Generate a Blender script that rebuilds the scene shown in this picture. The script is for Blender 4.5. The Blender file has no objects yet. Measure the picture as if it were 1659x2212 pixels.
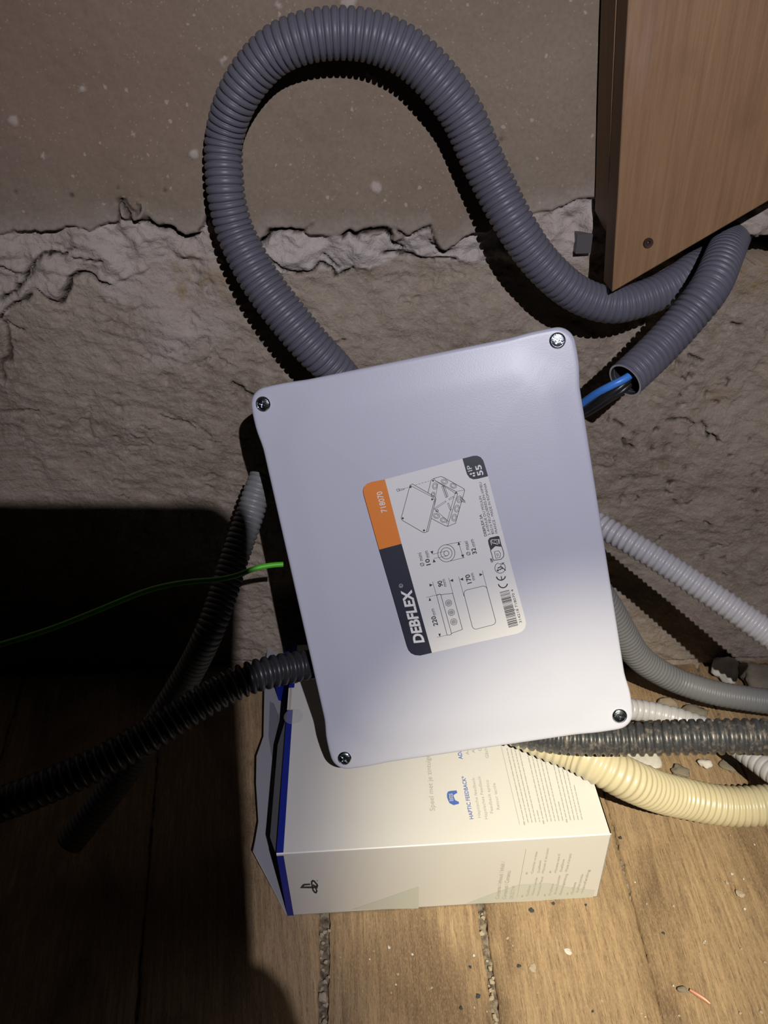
import bpy, bmesh, math, random
import numpy as np
from mathutils import Vector, Matrix

# ------------------------------------------------------------------ camera, light, exposure
S = bpy.context.scene
COL = S.collection
F = 1680.0                       # focal length in pixels of the 1659 x 2212 frame
DOWN = np.array([0.028, 0.832, 0.555]); DOWN /= np.linalg.norm(DOWN)   # gravity seen from the camera (x right, y down, z ahead)
CAMH = 0.4392
WD = 0.448                       # wall face ahead of the camera
ZW = -DOWN
YW = np.array([0, 0, 1.0]) - DOWN * DOWN[2]; YW /= np.linalg.norm(YW)
XW = np.cross(YW, ZW)
RC = np.array([XW, YW, ZW])      # camera frame -> world
def c2w(p): return RC @ np.asarray(p, float) + np.array([0, 0, CAMH])
def ray(px, py): return RC @ np.array([(px - 829.5) / F, (py - 1106.0) / F, 1.0])
CAMP = np.array([0, 0, CAMH])

cd = bpy.data.cameras.new('camera'); cam = bpy.data.objects.new('camera', cd); COL.objects.link(cam)
cd.sensor_fit = 'HORIZONTAL'; cd.sensor_width = 36.0; cd.lens = 36.0 * F / 1659.0
cd.clip_start = 0.002; cd.clip_end = 20
m = Matrix.Identity(4)
cx, cy, cz = RC @ np.array([1, 0, 0]), RC @ np.array([0, -1, 0]), RC @ np.array([0, 0, -1])
for i in range(3):
    m[i][0], m[i][1], m[i][2] = cx[i], cy[i], cz[i]
m[2][3] = CAMH
cam.matrix_world = m
S.camera = cam

S.view_settings.view_transform = 'Standard'; S.view_settings.look = 'None'
S.view_settings.gamma = 1.0; S.view_settings.use_curve_mapping = False
S.view_settings.exposure = 0.0
S.cycles.diffuse_bounces = 1
w = bpy.data.worlds.new('world'); S.world = w; w.use_nodes = True
w.node_tree.nodes['Background'].inputs[0].default_value = (0.9, 0.8, 0.7, 1)
w.node_tree.nodes['Background'].inputs[1].default_value = 0.0004

LP = c2w((0.089, -0.070, -0.25))       # hand torch held above and to the right of the camera
def spot(name, loc, aim, power, color, size, blend, radius):
    l = bpy.data.lights.new(name, 'SPOT'); o = bpy.data.objects.new(name, l); COL.objects.link(o)
    l.energy = power; l.color = color; l.spot_size = math.radians(size); l.spot_blend = blend; l.shadow_soft_size = radius
    o.location = loc
    o.rotation_euler = (Vector(aim) - Vector(loc)).to_track_quat('-Z', 'Y').to_euler()
    return o
def at_depth(px, py, z): return CAMP + ray(px, py) * z
spot('torch_spill', LP, at_depth(1000, 900, .46), 10.6, (0.94, 0.925, 1.0), 92, 1.0, 0.0022)
spot('torch_beam', LP, at_depth(1265, 1840, .46), 29.0, (1.0, 0.915, 0.63), 27, 1.0, 0.0022)

# ------------------------------------------------------------------ helpers
def on_wall(px, py, off=0.0):
    r = ray(px, py); return CAMP + r * ((WD - off) / r[1])
def on_floor(px, py, h=0.0):
    r = ray(px, py); return CAMP + r * ((h - CAMH) / r[2])
class Plane:
    """a flat face given by a point and its outward normal; hit() gives the point of the face behind a photo point"""
    def __init__(s, p, n):
        s.p = np.asarray(p, float); s.n = np.asarray(n, float) / np.linalg.norm(n)
        if s.n @ (CAMP - s.p) < 0: s.n = -s.n
    def hit(s, px, py, off=0.0):
        r = ray(px, py); t = ((s.p + s.n * off - CAMP) @ s.n) / (r @ s.n); return CAMP + r * t

class MB:
    def __init__(s): s.v = []; s.f = []; s.m = []; s.sm = []
    def add(s, vs, fs, mi=0, smooth=False):
        b = len(s.v); s.v += [tuple(map(float, q)) for q in vs]
        for f in fs: s.f.append(tuple(b + i for i in f)); s.m.append(mi); s.sm.append(smooth)
    def box(s, o, ax, ay, az, mi=0):
        o = np.asarray(o, float); ax, ay, az = map(lambda q: np.asarray(q, float), (ax, ay, az))
        vs = [o + i * ax + j * ay + k * az for k in (0, 1) for j in (0, 1) for i in (0, 1)]
        s.add(vs, [(0, 2, 3, 1), (4, 5, 7, 6), (0, 1, 5, 4), (2, 6, 7, 3), (0, 4, 6, 2), (1, 3, 7, 5)], mi)
    def grid(s, P, mi=0, smooth=True, close=False):
        """P: array (a, b, 3)"""
        a, b = P.shape[:2]; fs = []
        for i in range(a - 1):
            for j in range(b if close else b - 1):
                k = (j + 1) % b; fs.append((i * b + j, i * b + k, (i + 1) * b + k, (i + 1) * b + j))
        s.add(P.reshape(-1, 3), fs, mi, smooth)
    def prism(s, pts, off, mi=0, msides=None):
        """solid between polygon pts and pts+off"""
        n = len(pts); pts = [np.asarray(p, float) for p in pts]; off = np.asarray(off, float)
        s.add(pts, [tuple(range(n))], mi); s.add([p + off for p in pts], [tuple(range(n))[::-1]], mi)
        for i in range(n):
            j = (i + 1) % n
            s.add([pts[i], pts[j], pts[j] + off, pts[i] + off], [(0, 1, 2, 3)], mi if msides is None else msides)
    def mesh(s, name, base=(0, 0, 0)):
        me = bpy.data.meshes.new(name)
        v = np.array(s.v, float) - np.asarray(base, float)
        me.from_pydata([tuple(q) for q in v], [], s.f)
        me.polygons.foreach_set('material_index', s.m); me.polygons.foreach_set('use_smooth', s.sm)
        me.update(); return me
def fix_normals(me):
    bm = bmesh.new(); bm.from_mesh(me); bmesh.ops.remove_doubles(bm, verts=bm.verts, dist=1e-6)
    bmesh.ops.recalc_face_normals(bm, faces=bm.faces); bm.to_mesh(me); bm.free(); me.update()
def origin_of(o):
    p = np.zeros(3)
    while o is not None: p += np.array(o.location); o = o.parent
    return p
def build(mb, name, mats, parent=None, base=None, weld=True):
    if parent is not None: b = origin_of(parent)
    elif base is not None: b = np.asarray(base, float)
    else:
        v = np.array(mb.v); b = (v.min(0) + v.max(0)) / 2; b[2] = v[:, 2].min()
    me = mb.mesh(name, b)
    if weld: fix_normals(me)
    if not isinstance(mats, (list, tuple)): mats = [mats]
    for q in mats: me.materials.append(q)
    o = bpy.data.objects.new(name, me); COL.objects.link(o)
    if parent is not None: o.parent = parent
    else: o.location = b
    return o
def tag(o, label=None, cat=None, group=None, kind=None):
    if label: o['label'] = label
    if cat: o['category'] = cat
    if group: o['group'] = group
    if kind: o['kind'] = kind
    return o
def empty(name, loc, label, cat, group=None):
    o = bpy.data.objects.new(name, None); COL.objects.link(o); o.location = tuple(loc); o.empty_display_size = .02
    return tag(o, label, cat, group)

# ------------------------------------------------------------------ numpy noise
_rs = np.random.RandomState(7)
_lat = _rs.rand(256, 256)
def vnoise(x, y, seed=0):
    x = x + seed * 17.31; y = y + seed * 9.77
    xi = np.floor(x).astype(int); yi = np.floor(y).astype(int); fx = x - xi; fy = y - yi
    fx = fx * fx * fx * (fx * (fx * 6 - 15) + 10); fy = fy * fy * fy * (fy * (fy * 6 - 15) + 10)
    g = lambda a, b: _lat[a % 256, b % 256]
    return (g(xi, yi) * (1 - fx) + g(xi + 1, yi) * fx) * (1 - fy) + (g(xi, yi + 1) * (1 - fx) + g(xi + 1, yi + 1) * fx) * fy - .5
def fbm(x, y, sc, oct=5, seed=0, gain=.5):
    a = 1.0; t = 0; 
    for o in range(oct):
        t = t + a * vnoise(x / sc, y / sc, seed + o * 3); sc = sc / 2.03; a *= gain
    return t
def ridged(x, y, sc, oct=4, seed=0):
    a = 1.0; t = 0
    for o in range(oct):
        t = t + a * (1 - 4 * np.abs(vnoise(x / sc, y / sc, seed + o * 3))); sc = sc / 2.1; a *= .5
    return t
def sstep(a, b, x):
    t = np.clip((x - a) / (b - a), 0, 1); return t * t * (3 - 2 * t)
def seg_dist(X, Z, P):
    d = np.full(X.shape, 1e9)
    for (x0, z0), (x1, z1) in zip(P[:-1], P[1:]):
        dx, dz = x1 - x0, z1 - z0; L = dx * dx + dz * dz + 1e-12
        t = np.clip(((X - x0) * dx + (Z - z0) * dz) / L, 0, 1)
        d = np.minimum(d, np.hypot(X - x0 - t * dx, Z - z0 - t * dz))
    return d

# ------------------------------------------------------------------ materials
def mat(name, color=(.5, .5, .5), rough=.5, metal=0.0, spec=.5, **kw):
    mt = bpy.data.materials.new(name); mt.use_nodes = True; nt = mt.node_tree; b = nt.nodes['Principled BSDF']
    b.inputs['Base Color'].default_value = (*color, 1); b.inputs['Roughness'].default_value = rough
    b.inputs['Metallic'].default_value = metal; b.inputs['Specular IOR Level'].default_value = spec
    for k, v in kw.items(): b.inputs[k.replace('_', ' ')].default_value = v
    return mt
class NT:
    def __init__(s, mt): s.nt = mt.node_tree; s.b = s.nt.nodes['Principled BSDF']
    def n(s, t, **kw):
        q = s.nt.nodes.new(t)
        for k, v in kw.items(): setattr(q, k, v)
        return q
    def l(s, a, b): s.nt.links.new(a, b)
    def noise(s, vec, scale, detail=4, rough=.55, dist=0):
        q = s.n('ShaderNodeTexNoise'); q.inputs['Scale'].default_value = scale; q.inputs['Detail'].default_value = detail
        q.inputs['Roughness'].default_value = rough; q.inputs['Distortion'].default_value = dist
        if vec is not None: s.l(vec, q.inputs['Vector'])
        return q.outputs['Fac']
    def ramp(s, fac, stops):
        q = s.n('ShaderNodeValToRGB'); e = q.color_ramp.elements
        while len(e) < len(stops): e.new(.5)
        for k, (p, c) in enumerate(stops):
            e[k].position = p; e[k].color = (*c, 1) if len(c) == 3 else c
        s.l(fac, q.inputs[0]); return q.outputs[0]
    def mix(s, fac, a, b, mode='MIX'):
        q = s.n('ShaderNodeMix', data_type='RGBA', blend_type=mode)
        for sock, v in ((q.inputs[0], fac), (q.inputs[6], a), (q.inputs[7], b)):
            if isinstance(v, (int, float)): sock.default_value = v
            elif isinstance(v, tuple): sock.default_value = (*v, 1)
            else: s.l(v, sock)
        return q.outputs[2]
    def math(s, op, a, b=0.0):
        q = s.n('ShaderNodeMath', operation=op)
        for i, v in enumerate((a, b)):
            if isinstance(v, (int, float)): q.inputs[i].default_value = v
            else: s.l(v, q.inputs[i])
        return q.outputs[0]
    def attr(s, name): return s.n('ShaderNodeAttribute', attribute_name=name).outputs['Fac']
    def obj(s): return s.n('ShaderNodeTexCoord').outputs['Object']
    def mapping(s, vec, scale):
        q = s.n('ShaderNodeMapping'); q.inputs['Scale'].default_value = scale; s.l(vec, q.inputs[0]); return q.outputs[0]
    def bump(s, h, strength=.3, dist=.001):
        q = s.n('ShaderNodeBump'); q.inputs['Strength'].default_value = strength; q.inputs['Distance'].default_value = dist
        s.l(h, q.inputs['Height']); s.l(q.outputs[0], s.b.inputs['Normal'])
    def color(s, c): s.l(c, s.b.inputs['Base Color'])

def plastic(name, color, rough, vary=.08, bump=.08, scale=900, spec=.5, dust=None):
    mt = mat(name, color, rough, spec=spec); t = NT(mt); o = t.obj()
    f = t.noise(o, 60, 5, .6)
    c = t.mix(f, tuple(q * (1 - vary) for q in color), tuple(min(1, q * (1 + vary)) for q in color))
    if dust:
        g = t.ramp(t.noise(o, 260, 6, .7), [(.50, (0, 0, 0)), (.68, (1, 1, 1))])
        c = t.mix(t.math('MULTIPLY', g, .7), c, dust)
    t.color(c); t.bump(t.noise(o, scale, 3, .6), bump, .0004)
    return mt

M = {}
M['conduit'] = plastic('grey_conduit_plastic', (.128, .126, .158), .42, spec=.4)
M['conduit_light'] = plastic('light_grey_conduit_plastic', (.49, .475, .50), .33, spec=.5)
M['conduit_mid'] = plastic('mid_grey_conduit_plastic', (.215, .215, .225), .42, spec=.4)
M['conduit_black'] = plastic('black_conduit_plastic', (.030, .031, .036), .36, spec=.5)
M['conduit_dusty'] = plastic('dusty_black_conduit_plastic', (.045, .046, .052), .36, spec=.5, dust=(.23, .19, .16))
M['conduit_cream'] = plastic('cream_conduit_plastic', (.58, .505, .335), .28, spec=.5)
M['inner'] = mat('conduit_inner', (.03, .03, .033), .6)
M['cut'] = mat('cut_plastic', (.55, .54, .55), .5)
M['lid'] = plastic('lid_plastic', (.545, .55, .655), .36, vary=.015, bump=.10, scale=1500, spec=.5)
M['body'] = plastic('box_plastic', (.50, .50, .54), .45, vary=.02, bump=.05)
M['rubber'] = plastic('grommet_rubber', (.45, .45, .48), .6, vary=.02)
M['zinc'] = mat('zinc_screw', (.50, .54, .60), .20, 1.0)
t = NT(M['zinc']); t.bump(t.noise(t.obj(), 1800, 3), .35, .0003)
M['paper'] = mat('sticker_paper', (.76, .745, .755), .45)
M['orange'] = mat('sticker_orange', (.80, .235, .035), .45)
M['navy'] = mat('sticker_navy', (.028, .031, .050), .42)
M['ink'] = mat('sticker_ink', (.03, .03, .035), .5)
M['white_ink'] = mat('white_ink', (.80, .79, .79), .5)
M['scuff'] = mat('grey_scuff', (.33, .33, .30), .6)
M['green_wire'] = mat('green_wire_sheath', (.09, .50, .015), .45)
M['blue_wire'] = mat('blue_wire_sheath', (.06, .24, .75), .35)
M['black_wire'] = mat('black_wire_sheath', (.018, .018, .02), .35)
M['carton'] = mat('white_card', (.70, .675, .65), .42)
t = NT(M['carton']); t.color(t.mix(t.noise(t.obj(), 25, 5), (.72, .69, .675), (.685, .66, .64))); t.bump(t.noise(t.obj(), 700, 3), .05, .0003)
M['carton_in'] = mat('carton_inner_card', (.36, .355, .40), .6)
M['carton_pic'] = mat('carton_grey_print', (.20, .20, .24), .6)
M['carton_blue'] = mat('carton_blue_band', (.008, .020, .26), .4)
M['carton_edge'] = mat('card_edge', (.62, .58, .52), .7)
M['carton_grey'] = mat('carton_grey_text', (.44, .42, .38), .5)
M['carton_bluet'] = mat('carton_blue_text', (.08, .15, .50), .5)
M['carton_green'] = mat('carton_pale_green', (.60, .605, .555), .42)
M['carton_ink'] = mat('carton_black_print', (.035, .035, .035), .45)
M['crease'] = mat('worn_crease', (.80, .79, .77), .25)
M['seal'] = mat('clear_seal', (.8, .8, .8), .15, Alpha=.16)
M['phone'] = mat('phone_glass', (.02, .02, .022), .3)

# concrete wall
def wall_material():
    mt = mat('cracked_concrete', rough=.85, spec=.25); t = NT(mt); o = t.obj()
    n1 = t.noise(o, 14, 8, .6); n2 = t.noise(o, 120, 6, .65); n3 = t.noise(o, 480, 4, .6)
    slab = t.mix(t.ramp(n1, [(.3, (0, 0, 0)), (.7, (1, 1, 1))]), (.235, .178, .132), (.285, .228, .175))
    slab = t.mix(t.attr('pink'), slab, (.285, .185, .145))
    slab = t.mix(t.attr('haze'), slab, (.36, .305, .27))
    # pale specks of lime in the smooth render
    vo = t.n('ShaderNodeTexVoronoi'); vo.inputs['Scale'].default_value = 130; t.l(o, vo.inputs['Vector'])
    dn = t.math('ADD', vo.outputs['Distance'], t.math('MULTIPLY', t.noise(o, 420, 4), .42))
    keep = t.math('GREATER_THAN', t.noise(o, 60, 2), .50)
    sp = t.math('MULTIPLY', t.ramp(dn, [(.30, (1, 1, 1)), (.335, (0, 0, 0))]), keep)
    vo2 = t.n('ShaderNodeTexVoronoi'); vo2.inputs['Scale'].default_value = 420; t.l(o, vo2.inputs['Vector'])
    sp2 = t.math('MULTIPLY', t.ramp(vo2.outputs['Distance'], [(.15, (1, 1, 1)), (.24, (0, 0, 0))]), t.math('GREATER_THAN', t.noise(o, 150, 2), .52))
    slab = t.mix(t.math('MULTIPLY', t.ramp(n3, [(.4, (0, 0, 0)), (.7, (1, 1, 1))]), .35), slab, (.17, .13, .10))
    slab = t.mix(t.math('MULTIPLY', sp, .75), slab, (.46, .38, .31))
    slab = t.mix(t.math('MULTIPLY', sp2, .55), slab, (.40, .34, .28))
    mort = t.mix(n2, (.40, .34, .315), (.66, .58, .545))
    rough = t.mix(t.ramp(n1, [(.32, (0, 0, 0)), (.68, (1, 1, 1))]), (.225, .17, .125), (.39, .315, .25))
    rough = t.mix(t.ramp(n2, [(.35, (0, 0, 0)), (.75, (1, 1, 1))]), rough, (.42, .35, .29))
    rough = t.mix(t.math('MULTIPLY', t.ramp(n3, [(.56, (0, 0, 0)), (.72, (1, 1, 1))]), .35), rough, (.60, .52, .44))
    pale = t.mix(n2, (.38, .315, .28), (.54, .465, .42))
    c = t.mix(t.attr('slab'), rough, slab)
    c = t.mix(t.attr('pale'), c, pale)
    c = t.mix(t.attr('mortar'), c, mort)
    c = t.mix(t.math('MULTIPLY', t.attr('stain'), t.ramp(n2, [(.4, (0, 0, 0)), (.65, (1, 1, 1))])), c, (.30, .20, .085))
    c = t.mix(t.attr('crack_and_shade'), c, (.035, .027, .022))
    t.color(c)
    h = t.math('ADD', t.math('MULTIPLY', n3, .5), t.math('MULTIPLY', n2, .9))
    bs = t.math('ADD', .12, t.math('MULTIPLY', t.math('SUBTRACT', 1.0, t.attr('slab')), .75))
    q = t.n('ShaderNodeBump'); q.inputs['Distance'].default_value = .0016
    t.l(bs, q.inputs['Strength']); t.l(h, q.inputs['Height']); t.l(q.outputs[0], t.b.inputs['Normal'])
    return mt
M['wall'] = wall_material()

def wood_material(name, a, b, dark, sx=260, sy=7, rough=.6, spec=.35, stain=None, pore=.8, bigf=.55):
    mt = mat(name, rough=rough, spec=spec); t = NT(mt)
    uv = t.n('ShaderNodeUVMap').outputs[0]
    g = t.noise(t.mapping(uv, (sx, sy, 1)), 1, 6, .62, .3)
    g2 = t.noise(t.mapping(uv, (sx * 3.4, sy * 5, 1)), 1, 6, .75)
    g3 = t.noise(t.mapping(uv, (sx * 5, sx * 1.2, 1)), 1, 4, .7)
    big = t.noise(t.mapping(uv, (22, 9, 1)), 1, 5, .55, .6)
    c = t.mix(t.ramp(g, [(.30, (0, 0, 0)), (.68, (1, 1, 1))]), a, b)
    c = t.mix(t.math('MULTIPLY', t.ramp(big, [(.50, (0, 0, 0)), (.66, (1, 1, 1))]), bigf), c, dark)
    c = t.mix(t.math('MULTIPLY', t.ramp(g2, [(.26, (1, 1, 1)), (.50, (0, 0, 0))]), pore), c, tuple(q * .45 for q in dark))
    c = t.mix(t.math('MULTIPLY', t.ramp(g3, [(.48, (0, 0, 0)), (.75, (1, 1, 1))]), pore * .45), c, tuple(q * 1.5 for q in b))
    if stain:
        s = t.ramp(t.noise(t.mapping(uv, (14, 5, 1)), 1, 4, .5, 1.2), [(.50, (0, 0, 0)), (.68, (1, 1, 1))])
        c = t.mix(t.math('MULTIPLY', s, .50), c, stain)
    t.color(c)
    t.bump(t.math('ADD', g, t.math('MULTIPLY', g2, .6)), .32, .0007)
    return mt
M['floor'] = wood_material('old_floorboards', (.235, .155, .092), (.455, .310, .178), (.115, .070, .042), sx=420, sy=22, pore=1.0, bigf=.8)
M['board'] = wood_material('brown_plywood', (.225, .124, .060), (.310, .178, .090), (.190, .100, .050), pore=.22, sx=420, sy=12, rough=.55, stain=(.35, .26, .23))
M['rubble'] = mat('gap_rubble', rough=.95, spec=.2)
t = NT(M['rubble']); o = t.obj(); t.color(t.ramp(t.noise(o, 300, 5), [(.3, (.07, .05, .035)), (.5, (.20, .16, .12)), (.72, (.42, .35, .27))])); t.bump(t.noise(o, 700, 4), .6, .001)
M['crumb'] = mat('plaster_crumb', (.42, .34, .25), .9)
M['chip'] = mat('pale_plaster', (.68, .64, .58), .85)
t = NT(M['chip']); t.color(t.mix(t.noise(t.obj(), 400, 4), (.72, .68, .63), (.52, .48, .43)))
M['dark_crumb'] = mat('dark_grit', (.04, .045, .05), .8)
M['copper'] = mat('copper_strip', (.66, .30, .20), .45, .3)
M['grey_metal'] = mat('grey_plate', (.11, .10, .105), .5, .2)
M['stone'] = mat('brown_stone', (.20, .17, .12), .85)
t = NT(M['stone']); t.color(t.mix(t.noise(t.obj(), 90, 5), (.15, .125, .09), (.28, .24, .18))); t.bump(t.noise(t.obj(), 300, 4), .5, .001)
M['rust'] = mat('rusty_screw', (.075, .045, .035), .5, .5)

# ------------------------------------------------------------------ wall
def wxz(pts): return [tuple(on_wall(*p)[[0, 2]]) for p in pts]
def axis(lo, hi, flo, fhi, step, coarse):
    return np.unique(np.concatenate([np.arange(lo, flo, coarse), np.arange(flo, fhi, step), np.arange(fhi, hi + 1e-6, coarse)]))
gx = axis(-.75, .75, -.235, .305, .0010, .012)
gz = axis(-.03, .95, .0, .452, .0010, .012)
X, Z = np.meshgrid(gx, gz)
up = wxz([(-400, 520), (-100, 512), (0, 505), (45, 500), (90, 506), (150, 490), (195, 494), (235, 476), (258, 487), (264, 470), (290, 483), (318, 478), (345, 492), (378, 500), (405, 512), (430, 505), (450, 470), (500, 500), (545, 528), (575, 512), (596, 497), (622, 502), (648, 510), (690, 505), (735, 515), (760, 503), (800, 508), (832, 500), (850, 512), (880, 505), (925, 492), (945, 545), (965, 545), (1000, 520), (1045, 505), (1100, 480), (1150, 455), (1200, 442), (1245, 430), (1300, 425), (1400, 440), (1560, 430), (1659, 400), (1900, 380)])
lo = wxz([(-400, 800), (-100, 740), (0, 700), (20, 668), (45, 640), (80, 625), (100, 640), (130, 655), (142, 612), (165, 590), (200, 603), (232, 618), (300, 590), (360, 560), (430, 560), (500, 580), (560, 575), (612, 592), (650, 588), (700, 578), (730, 600), (760, 590), (800, 585), (833, 568), (860, 552), (900, 560), (930, 566), (980, 568), (1040, 572), (1100, 575), (1200, 560), (1300, 545), (1400, 540), (1560, 515), (1659, 505), (1900, 500)])
wob = fbm(X, Z, .012, 4, 5) * .004
up_z = np.interp(X, *zip(*up)) + wob; lo_z = np.interp(X, *zip(*lo)) + wob * .8
slab = sstep(-.0004, .0010, Z - up_z)
mortar = (1 - slab) * sstep(-.0012, .0015, Z - lo_z)
c0 = on_wall(350, 580); pale = np.exp(-(((X - c0[0]) / .038) ** 2 + ((Z - c0[2]) / .060) ** 2))
c1 = on_wall(1240, 500); pale = np.maximum(pale, np.exp(-(((X - c1[0]) / .022) ** 2 + ((Z - c1[2]) / .03) ** 2)))
c2 = on_wall(240, 520); pale = np.maximum(pale, .55 * np.exp(-(((X - c2[0]) / .09) ** 2 + ((Z - c2[2]) / .012) ** 2)))
pale = sstep(.3, .75, pale + fbm(X, Z, .02, 4, 31) * .45) * (1 - slab)
mr = np.where((X > on_wall(545, 550)[0]) & (X < on_wall(1080, 550)[0]), 1, .45)
mortar_c = mortar * mr
c3 = on_wall(410, 610); stain = np.exp(-(((X - c3[0]) / .025) ** 2 + ((Z - c3[2]) / .02) ** 2)) * .8
c4 = on_wall(1560, 860); stain = np.maximum(stain, 1.3 * np.exp(-(((X - c4[0]) / .007) ** 2 + ((Z - c4[2]) / .0055) ** 2)))
c5 = on_wall(1640, 600); stain = np.maximum(stain, 1.2 * np.exp(-(((X - c5[0]) / .02) ** 2 + ((Z - c5[2]) / .010) ** 2)))
pink = .8 * np.exp(-(((X - on_wall(0, 100)[0]) / .10) ** 2)) * sstep(on_wall(0, 500)[2], on_wall(0, 200)[2], Z)
haze = (1 - sstep(0, .014, Z - up_z)) * slab * .75
# relief
H = fbm(X, Z, .11, 3, 2) * .006
H += (1 - slab) * (fbm(X, Z, .035, 6, 11, .5) * .0042 + ridged(X, Z * 1.7, .022, 4, 23) * .00022 - .0030) + .018 * sstep(.11, .0, Z) * sstep(-.02, .10, X) + .004 * sstep(.08, .0, Z)
H += mortar * (fbm(X, Z, .012, 4, 41) * .0050 + .0012 + ridged(X, Z, .015, 3, 51) * .0009)
pits = sstep(.24, .34, fbm(X, Z, .007, 3, 61)) * (1 - slab) * (1 - mortar) * sstep(-.05, .15, fbm(X, Z, .05, 2, 66))
H -= pits * .0012
ca, sa = math.cos(.35), math.sin(.35)
H += (1 - slab) * fbm((X * ca - Z * sa) * .35, X * sa + Z * ca, .0045, 4, 77, .6) * .0010
H += slab * (.0035 + fbm(X, Z, .006, 3, 71) * .0004)
crack_and_shade = np.zeros_like(X)
wx = X + fbm(X, Z, .010, 4, 81) * .0035; wz = Z + fbm(X, Z, .010, 4, 91) * .0035
def crk(pts, wd, dp, col=1.0):
    global H, crack_and_shade
    d = seg_dist(wx, wz, wxz(pts)); g = np.exp(-(d / wd) ** 2)
    H = H - g * dp; crack_and_shade = np.maximum(crack_and_shade, sstep(.35, .85, g) * col)
crk([(0, 655), (30, 630), (62, 590), (90, 560), (105, 545), (135, 548), (150, 545)], .0009, .005)
crk([(0, 690), (18, 672), (45, 655), (60, 640)], .0010, .005)
crk([(105, 648), (130, 660), (140, 630), (146, 600), (165, 590), (195, 600), (215, 612), (232, 618)], .0011, .006)
crk([(0, 580), (28, 588), (45, 600), (60, 605), (80, 580)], .0007, .003, .8)
crk([(150, 535), (165, 532)], .0008, .003, .8)
crk([(160, 556), (190, 560), (215, 566)], .0007, .003, .8)
crk([(255, 485), (262, 470), (256, 440), (268, 432), (278, 448), (295, 460), (308, 445), (303, 425)], .0008, .003, .7)
crk([(262, 440), (282, 468), (300, 480), (320, 478)], .0011, .006)
crk([(320, 472), (345, 490), (370, 495), (385, 508), (405, 515), (430, 508)], .0015, .008)
crk([(430, 495), (443, 485), (446, 460)], .0007, .003, .6)
crk([(560, 526), (576, 512), (592, 498), (615, 500), (632, 506), (650, 504)], .0015, .008)
crk([(655, 500), (668, 490)], .0007, .003, .5)
crk([(740, 515), (760, 503), (775, 512), (800, 500), (835, 498), (845, 515)], .0015, .007)
crk([(860, 495), (880, 506), (905, 498), (925, 490), (938, 520), (952, 545), (968, 543)], .0009, .005)
crk([(845, 500), (848, 530), (865, 540)], .0009, .004)
crk([(585, 558), (600, 580), (614, 592), (650, 588), (672, 590), (690, 578), (715, 580), (730, 602), (745, 592), (770, 582)], .0010, .005)
crk([(690, 550), (712, 562), (735, 580)], .0008, .004, .8)
crk([(830, 552), (865, 550), (900, 556), (935, 566), (965, 562), (985, 570)], .0009, .005, .9)
crk([(505, 828), (520, 835), (535, 848), (548, 856)], .0009, .005)
crk([(345, 905), (365, 912), (400, 918), (420, 935)], .0007, .003, .5)
crk([(0, 890), (40, 895), (75, 893)], .0006, .003, .5)
crk([(8, 700), (15, 760), (3, 830)], .0010, .004, .8)
crk([(15, 695), (30, 705), (48, 715)], .0006, .003, .7)
crk([(700, 735), (720, 738), (745, 736)], .0007, .003, .6)
crk([(1440, 908), (1480, 910), (1497, 923)], .0006, .003, .8)
crk([(1518, 916), (1532, 930), (1530, 942), (1552, 960)], .0008, .004)
crk([(1342, 945), (1346, 962), (1362, 966)], .0008, .004, .8)
crk([(1445, 960), (1437, 975)], .0007, .003, .7)
crk([(1490, 770), (1510, 772), (1525, 782)], .0008, .004, .8)
crk([(1590, 700), (1612, 705)], .0009, .004, .9)
crk([(1520, 1130), (1535, 1145)], .0007, .003, .6)
rp = random.Random(12)
for k in range(46):                      # small dark pits in the coarse cement, right of the box
    px, py = rp.uniform(1290, 1650), rp.uniform(780, 1260); q = on_wall(px, py); n_ = rp.randint(2, 3); P_ = [(px, py)]
    for _ in range(n_): P_.append((P_[-1][0] + rp.uniform(-9, 12), P_[-1][1] + rp.uniform(-7, 10)))
    crk(P_, rp.choice([.0005, .0007, .0009]), .0022, rp.uniform(.4, .95))
for k in range(26):                      # and a few finer ones left of it
    px, py = rp.uniform(20, 520), rp.uniform(740, 1080); P_ = [(px, py)]
    for _ in range(2): P_.append((P_[-1][0] + rp.uniform(4, 18), P_[-1][1] + rp.uniform(-3, 9)))
    crk(P_, rp.choice([.0005, .0006]), .0018, rp.uniform(.2, .6))
# tiny dimples and holes in the smooth render
for px, py, r in [(35, 415, .0007), (157, 421, .0010), (357, 411, .0008), (255, 405, .0006), (1080, 300, .0008)]:
    q = on_wall(px, py); d = np.hypot(X - q[0], Z - q[2]); g = np.exp(-(d / r) ** 2); H -= g * .002; crack_and_shade = np.maximum(crack_and_shade, g * .9)
for px, py, r, h in [(180, 190, .003, .0015), (418, 332, .0045, .002), (35, 260, .004, .0015), (95, 335, .003, .0015), (290, 292, .003, .0012), (480, 130, .0035, .0015), (795, 158, .003, .0015), (808, 170, .0028, .0015), (605, 12, .003, .0015), (813, 403, .004, .0012), (755, 5, .006, .0015)]:
    q = on_wall(px, py); d = np.hypot(X - q[0], Z - q[2]) + fbm(X, Z, .004, 2, 7) * .0025; g = sstep(r * .6, r * .35, d); H += g * h * .5; pale = np.maximum(pale, g * .9)
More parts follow.
